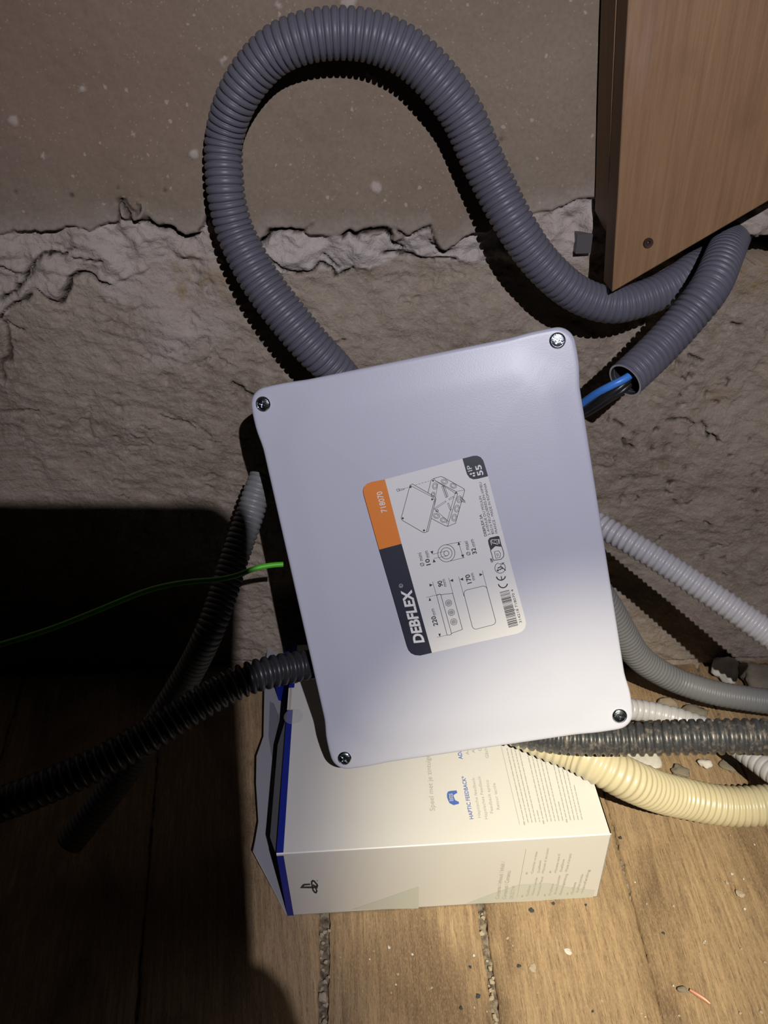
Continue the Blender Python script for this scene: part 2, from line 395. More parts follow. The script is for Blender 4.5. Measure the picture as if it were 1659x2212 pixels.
# curled flake under the render's edge and the hollow the conduits go into
q = on_wall(286, 447); d = np.hypot(X - q[0], Z - q[2]); H += np.where(Z < q[2] + .003, np.exp(-((d - .006) / .0013) ** 2) * .004, 0)
hol = wxz([(1500, 560), (1560, 520), (1600, 512), (1659, 515), (1760, 525), (1760, 590), (1659, 572), (1610, 585), (1560, 600), (1515, 595)])
def inside(Xa, Za, P):
    c = np.zeros(Xa.shape, bool); n = len(P)
    for i in range(n):
        (x0, z0), (x1, z1) = P[i], P[(i + 1) % n]
        k = ((z0 > Za) != (z1 > Za)) & (Xa < (x1 - x0) * (Za - z0) / (z1 - z0 + 1e-12) + x0); c ^= k
    return c
hm = inside(wx, wz, hol)
H = np.where(hm, -.12, H); crack_and_shade = np.where(hm, np.maximum(crack_and_shade, .85), crack_and_shade)  # depth shade inside the hollow is painted near black via this mask
H = np.where(Z < .006, H - .003, H)
Yv = WD - H
wb = len(gx)
idx = np.arange(X.size).reshape(X.shape)
faces = np.stack([idx[:-1, :-1], idx[:-1, 1:], idx[1:, 1:], idx[1:, :-1]], -1).reshape(-1, 4)
me = bpy.data.meshes.new('wall_back')
me.vertices.add(X.size); me.vertices.foreach_set('co', np.stack([X, Yv, Z], -1).ravel())
me.loops.add(faces.size); me.loops.foreach_set('vertex_index', faces.ravel())
me.polygons.add(len(faces)); me.polygons.foreach_set('loop_start', np.arange(0, faces.size, 4)); me.polygons.foreach_set('loop_total', np.full(len(faces), 4))
me.polygons.foreach_set('use_smooth', np.ones(len(faces), bool))
me.update(calc_edges=True); me.validate()
for nm, arr in (('slab', slab), ('mortar', mortar_c), ('pale', pale), ('stain', stain), ('pink', pink), ('haze', haze), ('crack_and_shade', crack_and_shade)):
    a = me.attributes.new(nm, 'FLOAT', 'POINT'); a.data.foreach_set('value', np.clip(arr, 0, 1).ravel().astype(np.float32))
me.materials.append(M['wall'])
wall = bpy.data.objects.new('wall_back', me); COL.objects.link(wall); tag(wall, kind='structure')
def wall_y(x, z):
    i = min(max(np.searchsorted(gx, x), 0), len(gx) - 1); j = min(max(np.searchsorted(gz, z), 0), len(gz) - 1); return Yv[j, i]

# ------------------------------------------------------------------ floor
def fl(px, py): p = on_floor(px, py); return p[:2]
def line_x(p0, p1):
    (x0, y0), (x1, y1) = fl(*p0), fl(*p1); k = (x1 - x0) / (y1 - y0); return lambda y: x0 + k * (y - y0)
seams = [None, line_x((306, 2040), (292, 2212)), (line_x((690, 1980), (687, 2212)), line_x((712, 1980), (710, 2212))),
         (line_x((1031, 1963), (1066, 2212)), line_x((1049, 1963), (1084, 2212))),
         (line_x((1362, 1935), (1434, 2212)), line_x((1367, 1935), (1439, 2212)))]
edges = []      # (left(y), right(y)) for every plank
def off(fn, d): return lambda y: fn(y) + d
s1, (s2a, s2b), (s3a, s3b), (s4a, s4b) = seams[1:]
edges = [(off(s1, -.215), off(s1, -.112)), (off(s1, -.110), off(s1, -.0008)), (off(s1, .0008), s2a), (s2b, s3a), (s3b, s4a), (s4b, off(s4b, .095)), (off(s4b, .097), off(s4b, .20))]
ys = np.linspace(-.12, WD + .03, 240)
fm = MB(); uvs = []
for k, (fa, fb) in enumerate(edges):
    na = 14; vs = []
    jag = (fbm(ys, ys * 0 + k * 3.1, .006, 3, 100 + k) * .0012, fbm(ys, ys * 0 + k * 5.1, .006, 3, 130 + k) * .0012)
    tt = [0, .004, .015, .05] + list(np.linspace(.12, .88, na)) + [.95, .985, .996, 1]
    rows = []
    for j, y in enumerate(ys):
        a, b = fa(y) + jag[0][j], fb(y) + jag[1][j]; r = []
        r.append((a, y, -.012))
        for u in tt:
            x = a + (b - a) * u; e = min(u, 1 - u) * (b - a)
            z = -.0012 * math.exp(-(e / .0012) ** 2) * 1.0
            r.append((x, y, z))
        r.append((b, y, -.012)); rows.append(r)
    P = np.array(rows)
    P[:, 1:-1, 2] += fbm(P[:, 1:-1, 0], P[:, 1:-1, 1], .05, 3, 150 + k) * .0006 - (.0005 if k % 2 else 0)
    fm.grid(P, 0)
    for i in range(P.shape[0] - 1):
        for j in range(P.shape[1] - 1):
            for (p, q) in ((i, j), (i, j + 1), (i + 1, j + 1), (i + 1, j)):
                x, y, _ = P[p, q]; uvs.append((x - fa(y) + k * .37, y + k * 1.7))
# packed dirt between the boards
yy = np.linspace(-.12, WD + .03, 420)
for fa, fb in ((s2a, s2b), (s3a, s3b), (s4a, s4b), (off(s1, -.002), off(s1, .002)), (off(s4b, .094), off(s4b, .098)), (off(s1, -.113), off(s1, -.109))):
    P = []
    for y in yy:
        a, b = fa(y) - .002, fb(y) + .002
        P.append([(a + (b - a) * u, y, -.0042 + .004 * float(fbm(np.array(a + (b - a) * u), np.array(y), .0022, 4, 9)) - .0015 * abs(2 * u - 1)) for u in np.linspace(0, 1, 9)])
    P = np.array(P); fm.grid(P, 1)
    uvs += [(0, 0)] * (4 * (P.shape[0] - 1) * (P.shape[1] - 1))
fm.box((-.9, -.2, -.03), (1.8, 0, 0), (0, WD + .25, 0), (0, 0, .015), 1); uvs += [(0, 0)] * 24
fo = build(fm, 'floor', [M['floor'], M['rubble']], base=(0, 0, 0), weld=False)
uvl = fo.data.uv_layers.new(name='UVMap'); uvl.data.foreach_set('uv', np.array(uvs, np.float32).ravel())
tag(fo, kind='structure')

# ------------------------------------------------------------------ conduits
def spline(P, n=40):
    P = [np.asarray(p, float) for p in P]; P = [2 * P[0] - P[1]] + P + [2 * P[-1] - P[-2]]; out = []
    for i in range(1, len(P) - 2):
        p0, p1, p2, p3 = P[i - 1:i + 3]
        for k in range(n):
            t = k / n
            out.append(.5 * ((2 * p1) + (-p0 + p2) * t + (2 * p0 - 5 * p1 + 4 * p2 - p3) * t * t + (-p0 + 3 * p1 - 3 * p2 + p3) * t ** 3))
    out.append(P[-2]); return np.array(out)
def smooth(P, it):
    P = P.copy()
    for _ in range(it): P[1:-1] = P[1:-1] * .5 + (P[:-2] + P[2:]) * .25
    return P
def resample(P, step):
    d = np.r_[0, np.cumsum(np.linalg.norm(np.diff(P, axis=0), axis=1))]
    s = np.linspace(0, d[-1], max(4, int(round(d[-1] / step)) + 1))
    return np.stack([np.interp(s, d, P[:, k]) for k in range(P.shape[1])], 1), s
def frames(C):
    T = np.gradient(C, axis=0); T /= np.linalg.norm(T, axis=1)[:, None]
    N = np.zeros_like(C); a = np.array([0, 0, 1.0]) if abs(T[0][2]) < .8 else np.array([1.0, 0, 0])
    N[0] = a - T[0] * (a @ T[0]); N[0] /= np.linalg.norm(N[0])
    for i in range(1, len(C)):
        v = N[i - 1] - T[i] * (N[i - 1] @ T[i]); N[i] = v / np.linalg.norm(v)
    return T, N, np.cross(T, N)
def px_path(pts):
    """pts: (px, py, how far ahead of the camera in metres, radius)"""
    return [np.r_[at_depth(a, b, z), r] for a, b, z, r in pts]
def tube_mb(pts, pitch=.0037, depth=.13, kind='fine', seg=36, sub=8, mi=0, wall_clear=True, world=False, open_start=False, open_end=False):
    P = pts if world else px_path(pts)
    P = spline(P, 30); P = smooth(P, 60)
    C4, s = resample(P, pitch / sub); C = C4[:, :3].copy(); R = C4[:, 3]
    if wall_clear:
        for i in range(len(C)):
            if abs(C[i][0]) < .34 and 0 < C[i][2] < .45:
                lim = WD - .004 - R[i]
                if C[i][1] > lim and not hol_near(C[i]): C[i][1] = lim
        C = smooth(C, 8)
    T, N, B = frames(C); ph = (s / pitch) % 1.0
    if kind == 'fine':        # broad flat ribs, narrow grooves
        prof = 1 - depth * np.exp(-((ph - .5) / .13) ** 2) - .02 * (np.abs(ph - .5) < .0) - .025 * (1 - np.abs(np.sin(math.pi * (ph + .5))))
    elif kind == 'deep':      # narrow rounded ribs, wide deep grooves
        prof = 1 - depth * sstep(.18, .42, np.abs(((ph + .5) % 1) - .5))
    elif kind == 'soft':
        prof = 1 - depth * (.5 - .5 * np.cos(2 * math.pi * ph))
    else: prof = np.ones_like(s)
    th = np.linspace(0, 2 * math.pi, seg, endpoint=False)
    rr = (R * prof)[:, None]
    V = C[:, None, :] + rr[..., None] * (np.cos(th)[None, :, None] * N[:, None, :] + np.sin(th)[None, :, None] * B[:, None, :])
    mb = MB(); mb.grid(V, mi, True, close=True)
    for flag, i0, dr in ((open_start, 0, 1), (open_end, len(C) - 1, -1)):
        k = int(.03 / (pitch / sub)); idxs = [i0 + dr * j for j in range(0, min(k, len(C) - 1), 6)] if flag else [i0]
        if flag:
            rim = []
            for q in (1.0, .90): rim.append(V[i0] * 0 + C[i0] + (V[i0] - C[i0]) * q)
            mb.grid(np.array(rim), 2, False, close=True)
            I = np.array([C[j] + (R[j] * .88) * (np.cos(th)[:, None] * N[j] + np.sin(th)[:, None] * B[j]) for j in idxs]); mb.grid(I, 1, True, close=True)
            mb.add(I[-1], [tuple(range(seg))], 1)
        else: mb.add(V[i0], [tuple(range(seg))], mi)
    return mb
hx = [p[0] for p in hol]; hz = [p[1] for p in hol]
def hol_near(p): return min(hx) - .01 < p[0] and min(hz) - .02 < p[2] < max(hz) + .02
def conduit(name, pts, mt, label, cat='conduit', **kw):
    mb = tube_mb(pts, **kw); o = build(mb, name, [mt, M['inner'], M['cut']], weld=False); return tag(o, label, cat)
R20 = .0100
conduit('corrugated_conduit', [(850, 960, .465, .0105), (790, 880, .450, .0105), (727, 802, .434, .0106), (682, 757, .426, .0112), (625, 690, .420, .0113), (565, 610, .415, .0110), (530, 548, .411, .0106), (508, 500, .408, .0102), (494, 450, .403, .0099), (486, 400, .398, .0098), (484, 300, .391, .0097), (514, 206, .378, .0101), (574, 125, .368, .0106), (639, 87, .363, .0109), (718, 72, .362, .0111), (803, 79, .363, .0111), (885, 116, .367, .0110), (950, 179, .373, .0109), (1000, 250, .381, .0108), (1035, 330, .389, .0108), (1070, 405, .396, .0107), (1108, 478, .400, .0104), (1150, 545, .407, .0102), (1200, 600, .413, .0100), (1255, 640, .420, .0099), (1325, 660, .424, .0099), (1395, 643, .427, .0099), (1455, 615, .430, R20), (1505, 580, .436, R20), (1545, 562, .455, R20), (1580, 558, .485, R20)],
        M['conduit'], 'long grey corrugated conduit looping high over the wall above the white box', pitch=.00355)
conduit('corrugated_conduit', [(1592, 500, .480, R20), (1580, 520, .447, R20), (1567, 545, .418, R20 * 1.02), (1535, 620, .400, R20 * 1.02), (1478, 693, .401, R20), (1412, 764, .400, .0099), (1350, 822, .394, .0097)],
        M['conduit'], 'short grey corrugated conduit below the wooden board, open end showing black and blue wires', pitch=.0036, open_end=True)
conduit('corrugated_conduit', [(566, 1030, .455, .0075), (553, 1068, .452, .0080), (540, 1112, .450, .0082), (522, 1162, .447, .0082), (505, 1212, .444, .0082), (480, 1290, .44, .0082), (450, 1370, .436, .0082), (410, 1450, .446, .0084), (350, 1550, .452, .0086), (260, 1680, .455, .0086), (150, 1820, .458, .0086)],
        M['conduit_mid'], 'grey corrugated conduit running down into the shadow left of the box, behind the green wire', pitch=.0032, open_start=True, depth=.10)
conduit('corrugated_conduit', [(735, 1425, .450, .0082), (663, 1436, .438, .0085), (581, 1452, .426, .0090), (514, 1474, .42, .0092), (450, 1508, .418, .0092), (390, 1545, .415, .0092), (320, 1590, .41, .0092), (230, 1640, .405, .0092), (100, 1700, .40, .0092), (-60, 1760, .40, .0092)],
        M['conduit_black'], 'black deep-ribbed conduit crossing over the open flap of the carton', kind='deep', pitch=.0046, depth=.30)
conduit('corrugated_conduit', [(1235, 1095, .475, .0073), (1302, 1138, .462, .0073), (1375, 1180, .452, .0074), (1449, 1226, .445, .0075), (1520, 1273, .438, .0076), (1590, 1320, .431, .0078), (1659, 1368, .425, .0079), (1760, 1440, .42, .0079)],
        M['conduit_light'], 'pale grey shiny ribbed conduit slanting down to the right from the middle of the box', kind='soft', pitch=.0038, depth=.13)
conduit('corrugated_conduit', [(1240, 1215, .47, .0085), (1300, 1290, .485, .0092), (1343, 1365, .505, .0096), (1378, 1418, .52, .0092), (1425, 1452, .53, .0089), (1473, 1475, .535, .0087), (1540, 1496, .53, .0086), (1600, 1507, .525, .0085), (1660, 1515, .52, .0085), (1760, 1525, .51, .0085)],
        M['conduit_mid'], 'smooth dull grey conduit curving out from behind the box at the foot of the wall', kind='soft', pitch=.0031, depth=.035)
conduit('corrugated_conduit', [(1250, 1500, .50, .0072), (1330, 1527, .515, .0072), (1400, 1537, .52, .0072), (1480, 1557, .515, .0072), (1560, 1590, .505, .0072), (1630, 1640, .485, .0072), (1700, 1690, .465, .0072), (1780, 1740, .45, .0072)],
        M['conduit_light'], 'pale grey ribbed conduit lying behind the thick dusty black one', pitch=.0046, depth=.07)
conduit('corrugated_conduit', [(1080, 1570, .437, .0088), (1170, 1588, .434, .0090), (1250, 1597, .432, .0091), (1350, 1597, .428, .0093), (1450, 1594, .420, .0094), (1560, 1591, .414, .0095), (1660, 1592, .410, .0096), (1780, 1596, .406, .0096)],
        M['conduit_dusty'], 'thick dusty black ribbed conduit leaving the bottom right corner of the box', kind='deep', pitch=.0045, depth=.17)
conduit('corrugated_conduit', [(1090, 1560, .466, .0112), (1180, 1600, .457, .0115), (1240, 1622, .452, .0118), (1289, 1648, .446, .0120), (1353, 1682, .448, .0122), (1420, 1710, .461, .0122), (1476, 1724, .471, .0122), (1566, 1741, .476, .0122), (1659, 1739, .476, .0122), (1780, 1720, .48, .0122)],
        M['conduit_cream'], 'thick cream corrugated conduit curving over the floorboards beside the carton', kind='soft', pitch=.0042, depth=.09)

def wire(name, pts, r, mt, label):
    mb = tube_mb([(a, b, z, r) for a, b, z in pts], pitch=.002, sub=1, kind='plain', seg=14, wall_clear=False)
    return tag(build(mb, name, mt, weld=False), label, 'wire')
wire('earth_wire', [(612, 1219, .43), (585, 1221, .429), (550, 1228, .427), (515, 1242, .425), (470, 1252, .423), (400, 1258, .42), (320, 1275, .416), (220, 1315, .41), (100, 1362, .405), (-60, 1410, .40)], .0015, M['green_wire'], 'bright green wire poking out leftwards from behind the box')
wire('electrical_wire', [(1400, 776, .398), (1360, 812, .392), (1322, 832, .393), (1288, 850, .400), (1252, 876, .412), (1205, 915, .425)], .0020, M['blue_wire'], 'blue wire between the open conduit end and the white box')
wire('electrical_wire', [(1405, 770, .399), (1360, 806, .397), (1330, 826, .398), (1300, 848, .404), (1270, 872, .409), (1210, 905, .42)], .0013, M['black_wire'], 'black wire crossing over the blue one, uppermost of the black wires')
wire('electrical_wire', [(1400, 785, .401), (1365, 815, .397), (1338, 838, .396), (1300, 864, .402), (1262, 888, .414), (1210, 915, .425)], .0018, M['black_wire'], 'black wire below the blue one, middle of the black wires')
wire('electrical_wire', [(1400, 792, .403), (1370, 820, .400), (1345, 844, .399), (1308, 868, .405), (1262, 896, .420), (1210, 922, .43)], .0018, M['black_wire'], 'black wire lowest of those leaving the open conduit end')

# ------------------------------------------------------------------ junction box
LS = .95
def rod(wv):
    th = np.linalg.norm(wv); k = wv / th; K = np.array([[0, -k[2], k[1]], [k[2], 0, -k[0]], [-k[1], k[0], 0]])
    return np.eye(3) + math.sin(th) * K + (1 - math.cos(th)) * K @ K
# pose of the lid in the camera frame: corner fit
LC = np.array([[-.0720, -.0640, .4100], [.0940, -.0940, .3910], [.1380, .1180, .4270], [-.0280, .1490, .4460]]) * LS
ctr = LC.mean(0); ex = (LC[1] - LC[0] + LC[2] - LC[3]); ex /= np.linalg.norm(ex); ey = (LC[3] - LC[0] + LC[2] - LC[1]); ey -= ex * (ex @ ey); ey /= np.linalg.norm(ey); ez = np.cross(ex, ey)
LW, LH = .170 * LS, .220 * LS
wc, wex, wey, wez = c2w(ctr), RC @ ex, RC @ ey, RC @ ez       # wez points away from the camera
def L3(x, y, z): return wc + wex * x + wey * y + wez * z
box = empty('junction_box', L3(0, LH / 2, .06), 'large white plastic electrical junction box with an orange and navy sticker', 'junction box')
cr = .0088
def outline(n, inset=0.0):
    hw, hh = LW / 2 - inset, LH / 2 - inset; r = max(cr - inset, .001); P = []
    for (sx, sy, a0) in ((1, -1, -90), (1, 1, 0), (-1, 1, 90), (-1, -1, 180)):
        for k in range(n + 1):
            a = math.radians(a0 + 90 * k / n); P.append((sx * (hw - r) + r * math.cos(a), sy * (hh - r) + r * math.sin(a)))
        # straight run to the next corner is sampled below
    out = []
    for i in range(len(P)):
        a, b = np.array(P[i]), np.array(P[(i + 1) % len(P)]); L = np.linalg.norm(b - a); k = max(1, int(L / .003))
        for j in range(k): out.append(a + (b - a) * j / k)
    out = np.array(out)
    # corners stand a little proud of the straight sides
    cx_, cy_ = LW / 2 - cr, LH / 2 - cr
    dc = np.hypot(np.abs(out[:, 0]) - cx_, np.abs(out[:, 1]) - cy_); pr = .0014 * (1 - sstep(.012, .024, dc)) - .0007
    s = np.sign(out); l = np.hypot(*out.T)
    nx = np.where(np.abs(out[:, 0]) > hw - r - 1e-6, 1, 0); ny = np.where(np.abs(out[:, 1]) > hh - r - 1e-6, 1, 0)
    out[:, 0] += s[:, 0] * nx * pr * np.where(ny > 0, .7, 1); out[:, 1] += s[:, 1] * ny * pr * .5 * np.where(nx > 0, .7, 1)
    return out
base_o = outline(10)
def lid_h(x, y):
    d = np.minimum(LW / 2 - np.abs(x), LH / 2 - np.abs(y))
    dc = np.hypot(np.abs(x) - (LW / 2 - .0082), np.abs(y) - (LH / 2 - .0085))
    return .0010 * sstep(.0015, .020, d) * sstep(.0062, .024, dc) + .0007 * sstep(.005, .075, d)
rings = []
for dz, q in ((.011, -.0002), (.0016, .0), (.0006, .0003), (.0001, .0010)):
    rings.append([(x * (1 - q / (LW / 2)), y * (1 - q / (LH / 2)), dz) for x, y in base_o])
for q in [.0018, .003, .0045, .006, .0075, .009, .0105, .012, .014, .016, .019, .023, .028, .034, .042, .052, .062, .072, .0795]:
    k = 1 - q / (LW / 2) ; rr_ = []
    for x, y in base_o:
        kx = 1 - q / (LW / 2); ky = 1 - q / (LH / 2)
        if q > .07: ky = ky * (1 - (q - .07) * 10)
        xx, yy = x * kx, y * ky; rr_.append((xx, yy, -float(lid_h(np.array(xx), np.array(yy)))))
    rings.append(rr_)
mb = MB(); G = np.array([[L3(*p) for p in r] for r in rings]); mb.grid(G, 0, True, close=True)
mb.add(G[-1], [tuple(range(len(base_o)))], 0, True)
lid = build(mb, 'lid', M['lid'], box)
# body behind the lid
mb = MB(); bo = base_o * np.array([(LW - .010) / LW, (LH - .012) / LH]); R_ = []
for dz, sc in ((.009, 1.0), (.020, .998), (.060, .975), (.066, .965), (.067, .94), (.067, .3)):
    R_.append([L3(x * sc, y * sc, dz) for x, y in bo])
G = np.array(R_); mb.grid(G, 0, False, close=True); mb.add(G[-1], [tuple(range(len(bo)))], 0)
build(mb, 'body', M['body'], box)
# stepped cable entries on the four sides
def grommet(pos, nrm, r):
    nrm = np.asarray(nrm, float); a = wez; b = np.cross(nrm, a); mb = MB(); P = []
    for rr, h in ((1.0, 0), (1.0, .0018), (.86, .0024), (.80, .0014), (.62, .0014), (.58, .003), (.46, .003), (.42, .002), (.05, .002)):
        P.append([pos + nrm * h + (a * math.cos(u) + b * math.sin(u)) * r * rr for u in np.linspace(0, 2 * math.pi, 32, endpoint=False)])
    G = np.array(P); mb.grid(G, 0, True, close=True); mb.add(G[-1], [tuple(range(32))], 0)
    build(mb, 'cable_entry', M['rubber'], box)
for sx in (-1, 1):
    for yv in (-.062, -.02, .022, .064): grommet(L3(sx * (LW / 2 - .0062), yv, .037), sx * wex, .0145)
for sy in (-1, 1):
    for xv in (-.045, 0, .045): grommet(L3(xv, sy * (LH / 2 - .0070), .037), sy * wey, .0145)
# four screws
lidp = Plane(L3(0, 0, 0), wez)
def lid_xy(px, py):
    h = lidp.hit(px, py) - wc; return h @ wex, h @ wey
for px, py, rot, tilt in ((568, 873, .45, (.10, -.03)), (1204, 736, .65, (.05, -.045)), (1339, 1546, .35, (-.10, .10)), (744, 1638, .9, (.08, .10))):
    x0, y0 = lid_xy(px, py); mb = MB(); nr, na = 26, 96; rmax = .0039; P = []
    zz = -float(lid_h(np.array(x0), np.array(y0))) - .0002
    for i in range(nr + 1):
        r = rmax * i / nr; row = []
        for k in range(na):
            a = 2 * math.pi * k / na; ux, uy = r * math.cos(a), r * math.sin(a)
            vx, vy = ux * math.cos(rot) + uy * math.sin(rot), -ux * math.sin(rot) + uy * math.cos(rot)
            h = .0011 - .00055 * (r / rmax) ** 2 - .0006 * max(0, (r - .0026) / .0013) ** 2
            if abs(r - .0029) < .00018: h -= .00045
            arm = min(abs(vx), abs(vy)) < .00042 and r < .0017
            if arm: h = .0002
            if abs(vy) < .00034 and r < .0030: h = min(h, .0004)
            if r < .0008: h = -.0001
            row.append(L3(x0 + ux + tilt[0] * h, y0 + uy + tilt[1] * h, zz - h - (tilt[0] * ux + tilt[1] * uy) * .9))
        P.append(row)
    skirt = [L3(x0 + rmax * 1.02 * math.cos(2 * math.pi * k / na), y0 + rmax * 1.02 * math.sin(2 * math.pi * k / na), zz + .0012) for k in range(na)]
    P.append(skirt); mb.grid(np.array(P), 0, False, close=True)
    build(mb, 'screw', M['zinc'], box)

# ------------------------------------------------------------------ printing on flat faces
def text_mesh(s, bold=0.0, shear=0.0):
    c = bpy.data.curves.new('t', 'FONT'); c.body = s; c.size = 1; c.offset = bold; c.shear = shear; c.resolution_u = 3
    o = bpy.data.objects.new('t', c); COL.objects.link(o); bpy.context.view_layer.update()
    me = o.to_mesh(); vs = [tuple(v.co) for v in me.vertices]; fs = [tuple(p.vertices) for p in me.polygons]
    o.to_mesh_clear(); bpy.data.objects.remove(o); bpy.data.curves.remove(c); return vs, fs
class Print:
    def __init__(s, mb, plane, org, sc, lift): s.mb = mb; s.pl = plane; s.o = org; s.s = sc; s.lift = lift
    def h(s, p, lift=None): return s.pl.hit(s.o[0] + p[0] / s.s, s.o[1] + p[1] / s.s, s.lift if lift is None else lift)
    def text(s, t, p0, p1, hpx, mi, bold=0.0, shear=0.0):
        vs, fs = text_mesh(t, bold, shear); a, b = s.h(p0), s.h(p1); xd = b - a; L = np.linalg.norm(xd); xd /= L; yd = np.cross(s.pl.n, xd)
        d = np.array(p1, float) - np.array(p0, float); d /= np.linalg.norm(d); q = (p0[0] + d[1] * hpx, p0[1] - d[0] * hpx)
        hh = np.linalg.norm(s.h(q) - a); V = np.array(vs); x0, x1 = V[:, 0].min(), V[:, 0].max()
        sx = L / (x1 - x0); sy = hh / .70
        s.mb.add([a + xd * (v[0] - x0) * sx + yd * v[1] * sy for v in V], fs, mi)
    def poly(s, P, mi, lift=None): s.mb.add([s.h(p, lift) for p in P], [tuple(range(len(P)))], mi)
    def line(s, P, wpx, mi, close=False):
        P = list(P) + ([P[0]] if close else [])
        for a, b in zip(P[:-1], P[1:]):
            a, b = np.array(a, float), np.array(b, float); d = b - a; l = np.linalg.norm(d)
            if l < 1e-6: continue
            d /= l; n = np.array([-d[1], d[0]]) * wpx / 2; e = d * wpx / 2 * .6
            s.poly([a - e + n, b + e + n, b + e - n, a - e - n], mi)
    def ell(s, c, r, wpx, mi, a0=0, a1=360, ry=None, rot=0, n=28):
        ry = ry or r; P = []
        for k in range(n + 1):
            a = math.radians(a0 + (a1 - a0) * k / n); x, y = r * math.cos(a), ry * math.sin(a); q = math.radians(rot)
            P.append((c[0] + x * math.cos(q) - y * math.sin(q), c[1] + x * math.sin(q) + y * math.cos(q)))
        s.line(P, wpx, mi)
    def disc(s, c, r, mi, ry=None, rot=0, n=20):
        ry = ry or r; q = math.radians(rot)
        s.poly([(c[0] + r * math.cos(a) * math.cos(q) - ry * math.sin(a) * math.sin(q), c[1] + r * math.cos(a) * math.sin(q) + ry * math.sin(a) * math.cos(q)) for a in np.linspace(0, 2 * math.pi, n, endpoint=False)], mi)
mb = MB(); top = Plane(L3(0, 0, -.0027), wez)
pr = Print(mb, top, (750, 950), 3.687, .00025)
out_ = [(300, 315), (600, 235), (918, 150), (1005, 128), (1035, 127), (1062, 138), (1082, 162), (1094, 195), (1122, 290), (1270, 860), (1418, 1425), (1424, 1462), (1416, 1500), (1390, 1528), (1350, 1545), (1000, 1622), (675, 1697), (585, 1718), (545, 1715), (512, 1700), (490, 1675), (476, 1640), (368, 1260), (255, 875), (133, 440), (127, 405), (136, 372), (160, 348), (200, 334)]
top_pts = [pr.h(p, .00018) for p in out_]
mb.prism(top_pts, -top.n * .00020, 0)
PAP, ORG, NAV, INK, WHT, SCF = 0, 1, 2, 3, 4, 5
pr.poly([(300, 315), (433, 828), (255, 875), (133, 440), (127, 405), (136, 372), (160, 348), (200, 334)], ORG)
pr.poly([(433, 828), (675, 1697), (585, 1718), (545, 1715), (512, 1700), (490, 1675), (476, 1640), (368, 1260), (255, 875)], NAV)
pr.poly([(918, 150), (1005, 128), (1035, 127), (1062, 138), (1082, 162), (1094, 195), (1122, 290), (1040, 311), (1005, 315), (975, 303), (955, 275), (945, 245)], NAV)
pr.lift = .00036
pr.text('DEBFLEX', (614, 1612), (507, 1186), 80, WHT, bold=.035, shear=.12)
pr.ell((428, 1163), 14, 3, WHT); pr.text('R', (436, 1168), (433, 1158), 12, WHT)
pr.text('718070', (318, 572), (276, 408), 46, WHT, bold=.008)
pr.text('IP', (997, 246), (985, 200), 36, WHT); pr.text('55', (1085, 278), (1062, 196), 46, WHT, bold=.025)
for c in ((985, 272), (1008, 266), (1010, 286)): pr.disc(c, 10, WHT, 7, -15)
pr.text('Ø mini', (616, 1004), (588, 898), 32, INK); pr.text('10', (665, 995), (652, 945), 34, INK, bold=.02); pr.text('mm', (657, 934), (640, 882), 32, INK)
pr.text('Ø maxi', (984, 917), (958, 805), 32, INK); pr.text('32', (1033, 906), (1020, 858), 34, INK, bold=.02); pr.text('mm', (1023, 846), (1004, 790), 32, INK)
pr.text('220', (724, 1477), (702, 1402), 36, INK, bold=.02); pr.text('mm', (708, 1395), (690, 1343), 30, INK)
pr.text('90', (764, 1166), (752, 1120), 36, INK, bold=.02); pr.text('mm', (793, 1166), (777, 1108), 28, INK)
pr.text('170', (993, 1140), (973, 1070), 36, INK, bold=.02); pr.text('mm', (1020, 1116), (1004, 1060), 28, INK)
pr.text('DEBFLEX SA', (1113, 766), (1070, 592), 20, INK, bold=.015)
pr.text('3, AVENUE DU MOULIN', (1142, 757), (1066, 447), 20, INK)
pr.text('80210 FEUQUIÈRES-EN-VIMEU', (1171, 750), (1068, 336), 20, INK)
pr.text('FRANCE - MADE IN ROMANIA', (1200, 742), (1103, 344), 20, INK)
pr.text('314218 718070 4', (1392, 1455), (1322, 1190), 20, INK)
# bar code
rb = random.Random(3); tcur = 0.0
while tcur < 1:
    wdt = rb.choice([.008, .008, .016, .024]); a, b = (1287 - 73 * tcur, 1497 - 285 * tcur), (1362 - 73 * tcur, 1478 - 285 * tcur)
    c, d = (1287 - 73 * (tcur + wdt), 1497 - 285 * (tcur + wdt)), (1362 - 73 * (tcur + wdt), 1478 - 285 * (tcur + wdt))
    if rb.random() < .15: b = (b[0] + 8, b[1] - 2); d = (d[0] + 8, d[1] - 2)
    pr.poly([a, b, d, c], INK); tcur += wdt + rb.choice([.008, .012, .020])
# CE
pr.ell((1240, 1142), 36, 8, INK, 10, 165); pr.ell((1224, 1082), 36, 8, INK, 10, 165); pr.line([(1233, 1116), (1226, 1088)], 7, INK)
# sorting icons
pr.ell((1218, 1020), 42, 4, INK, -70, 250); pr.disc((1200, 1040), 8, INK)
pr.line([(1212, 1035), (1240, 1022), (1225, 1010), (1200, 1022)], 8, INK); pr.line([(1240, 1022), (1262, 1040)], 6, INK); pr.line([(1220, 1000), (1245, 985)], 5, INK); pr.line([(1208, 990), (1250, 978)], 4, INK)
pr.poly([(1122, 800), (1135, 780), (1200, 765), (1212, 770), (1232, 850), (1180, 845), (1142, 880), (1126, 830)], INK)
pr.line([(1142, 880), (1165, 960), (1225, 952), (1246, 930), (1248, 905), (1232, 850)], 5, INK); pr.line([(1142, 880), (1180, 845), (1232, 850)], 4, INK)
pr.line([(1172, 892), (1185, 945), (1218, 936), (1222, 905), (1205, 884)], 3.5, INK, True); pr.line([(1188, 905), (1198, 930)], 3, INK); pr.line([(1198, 902), (1206, 925)], 3, INK)
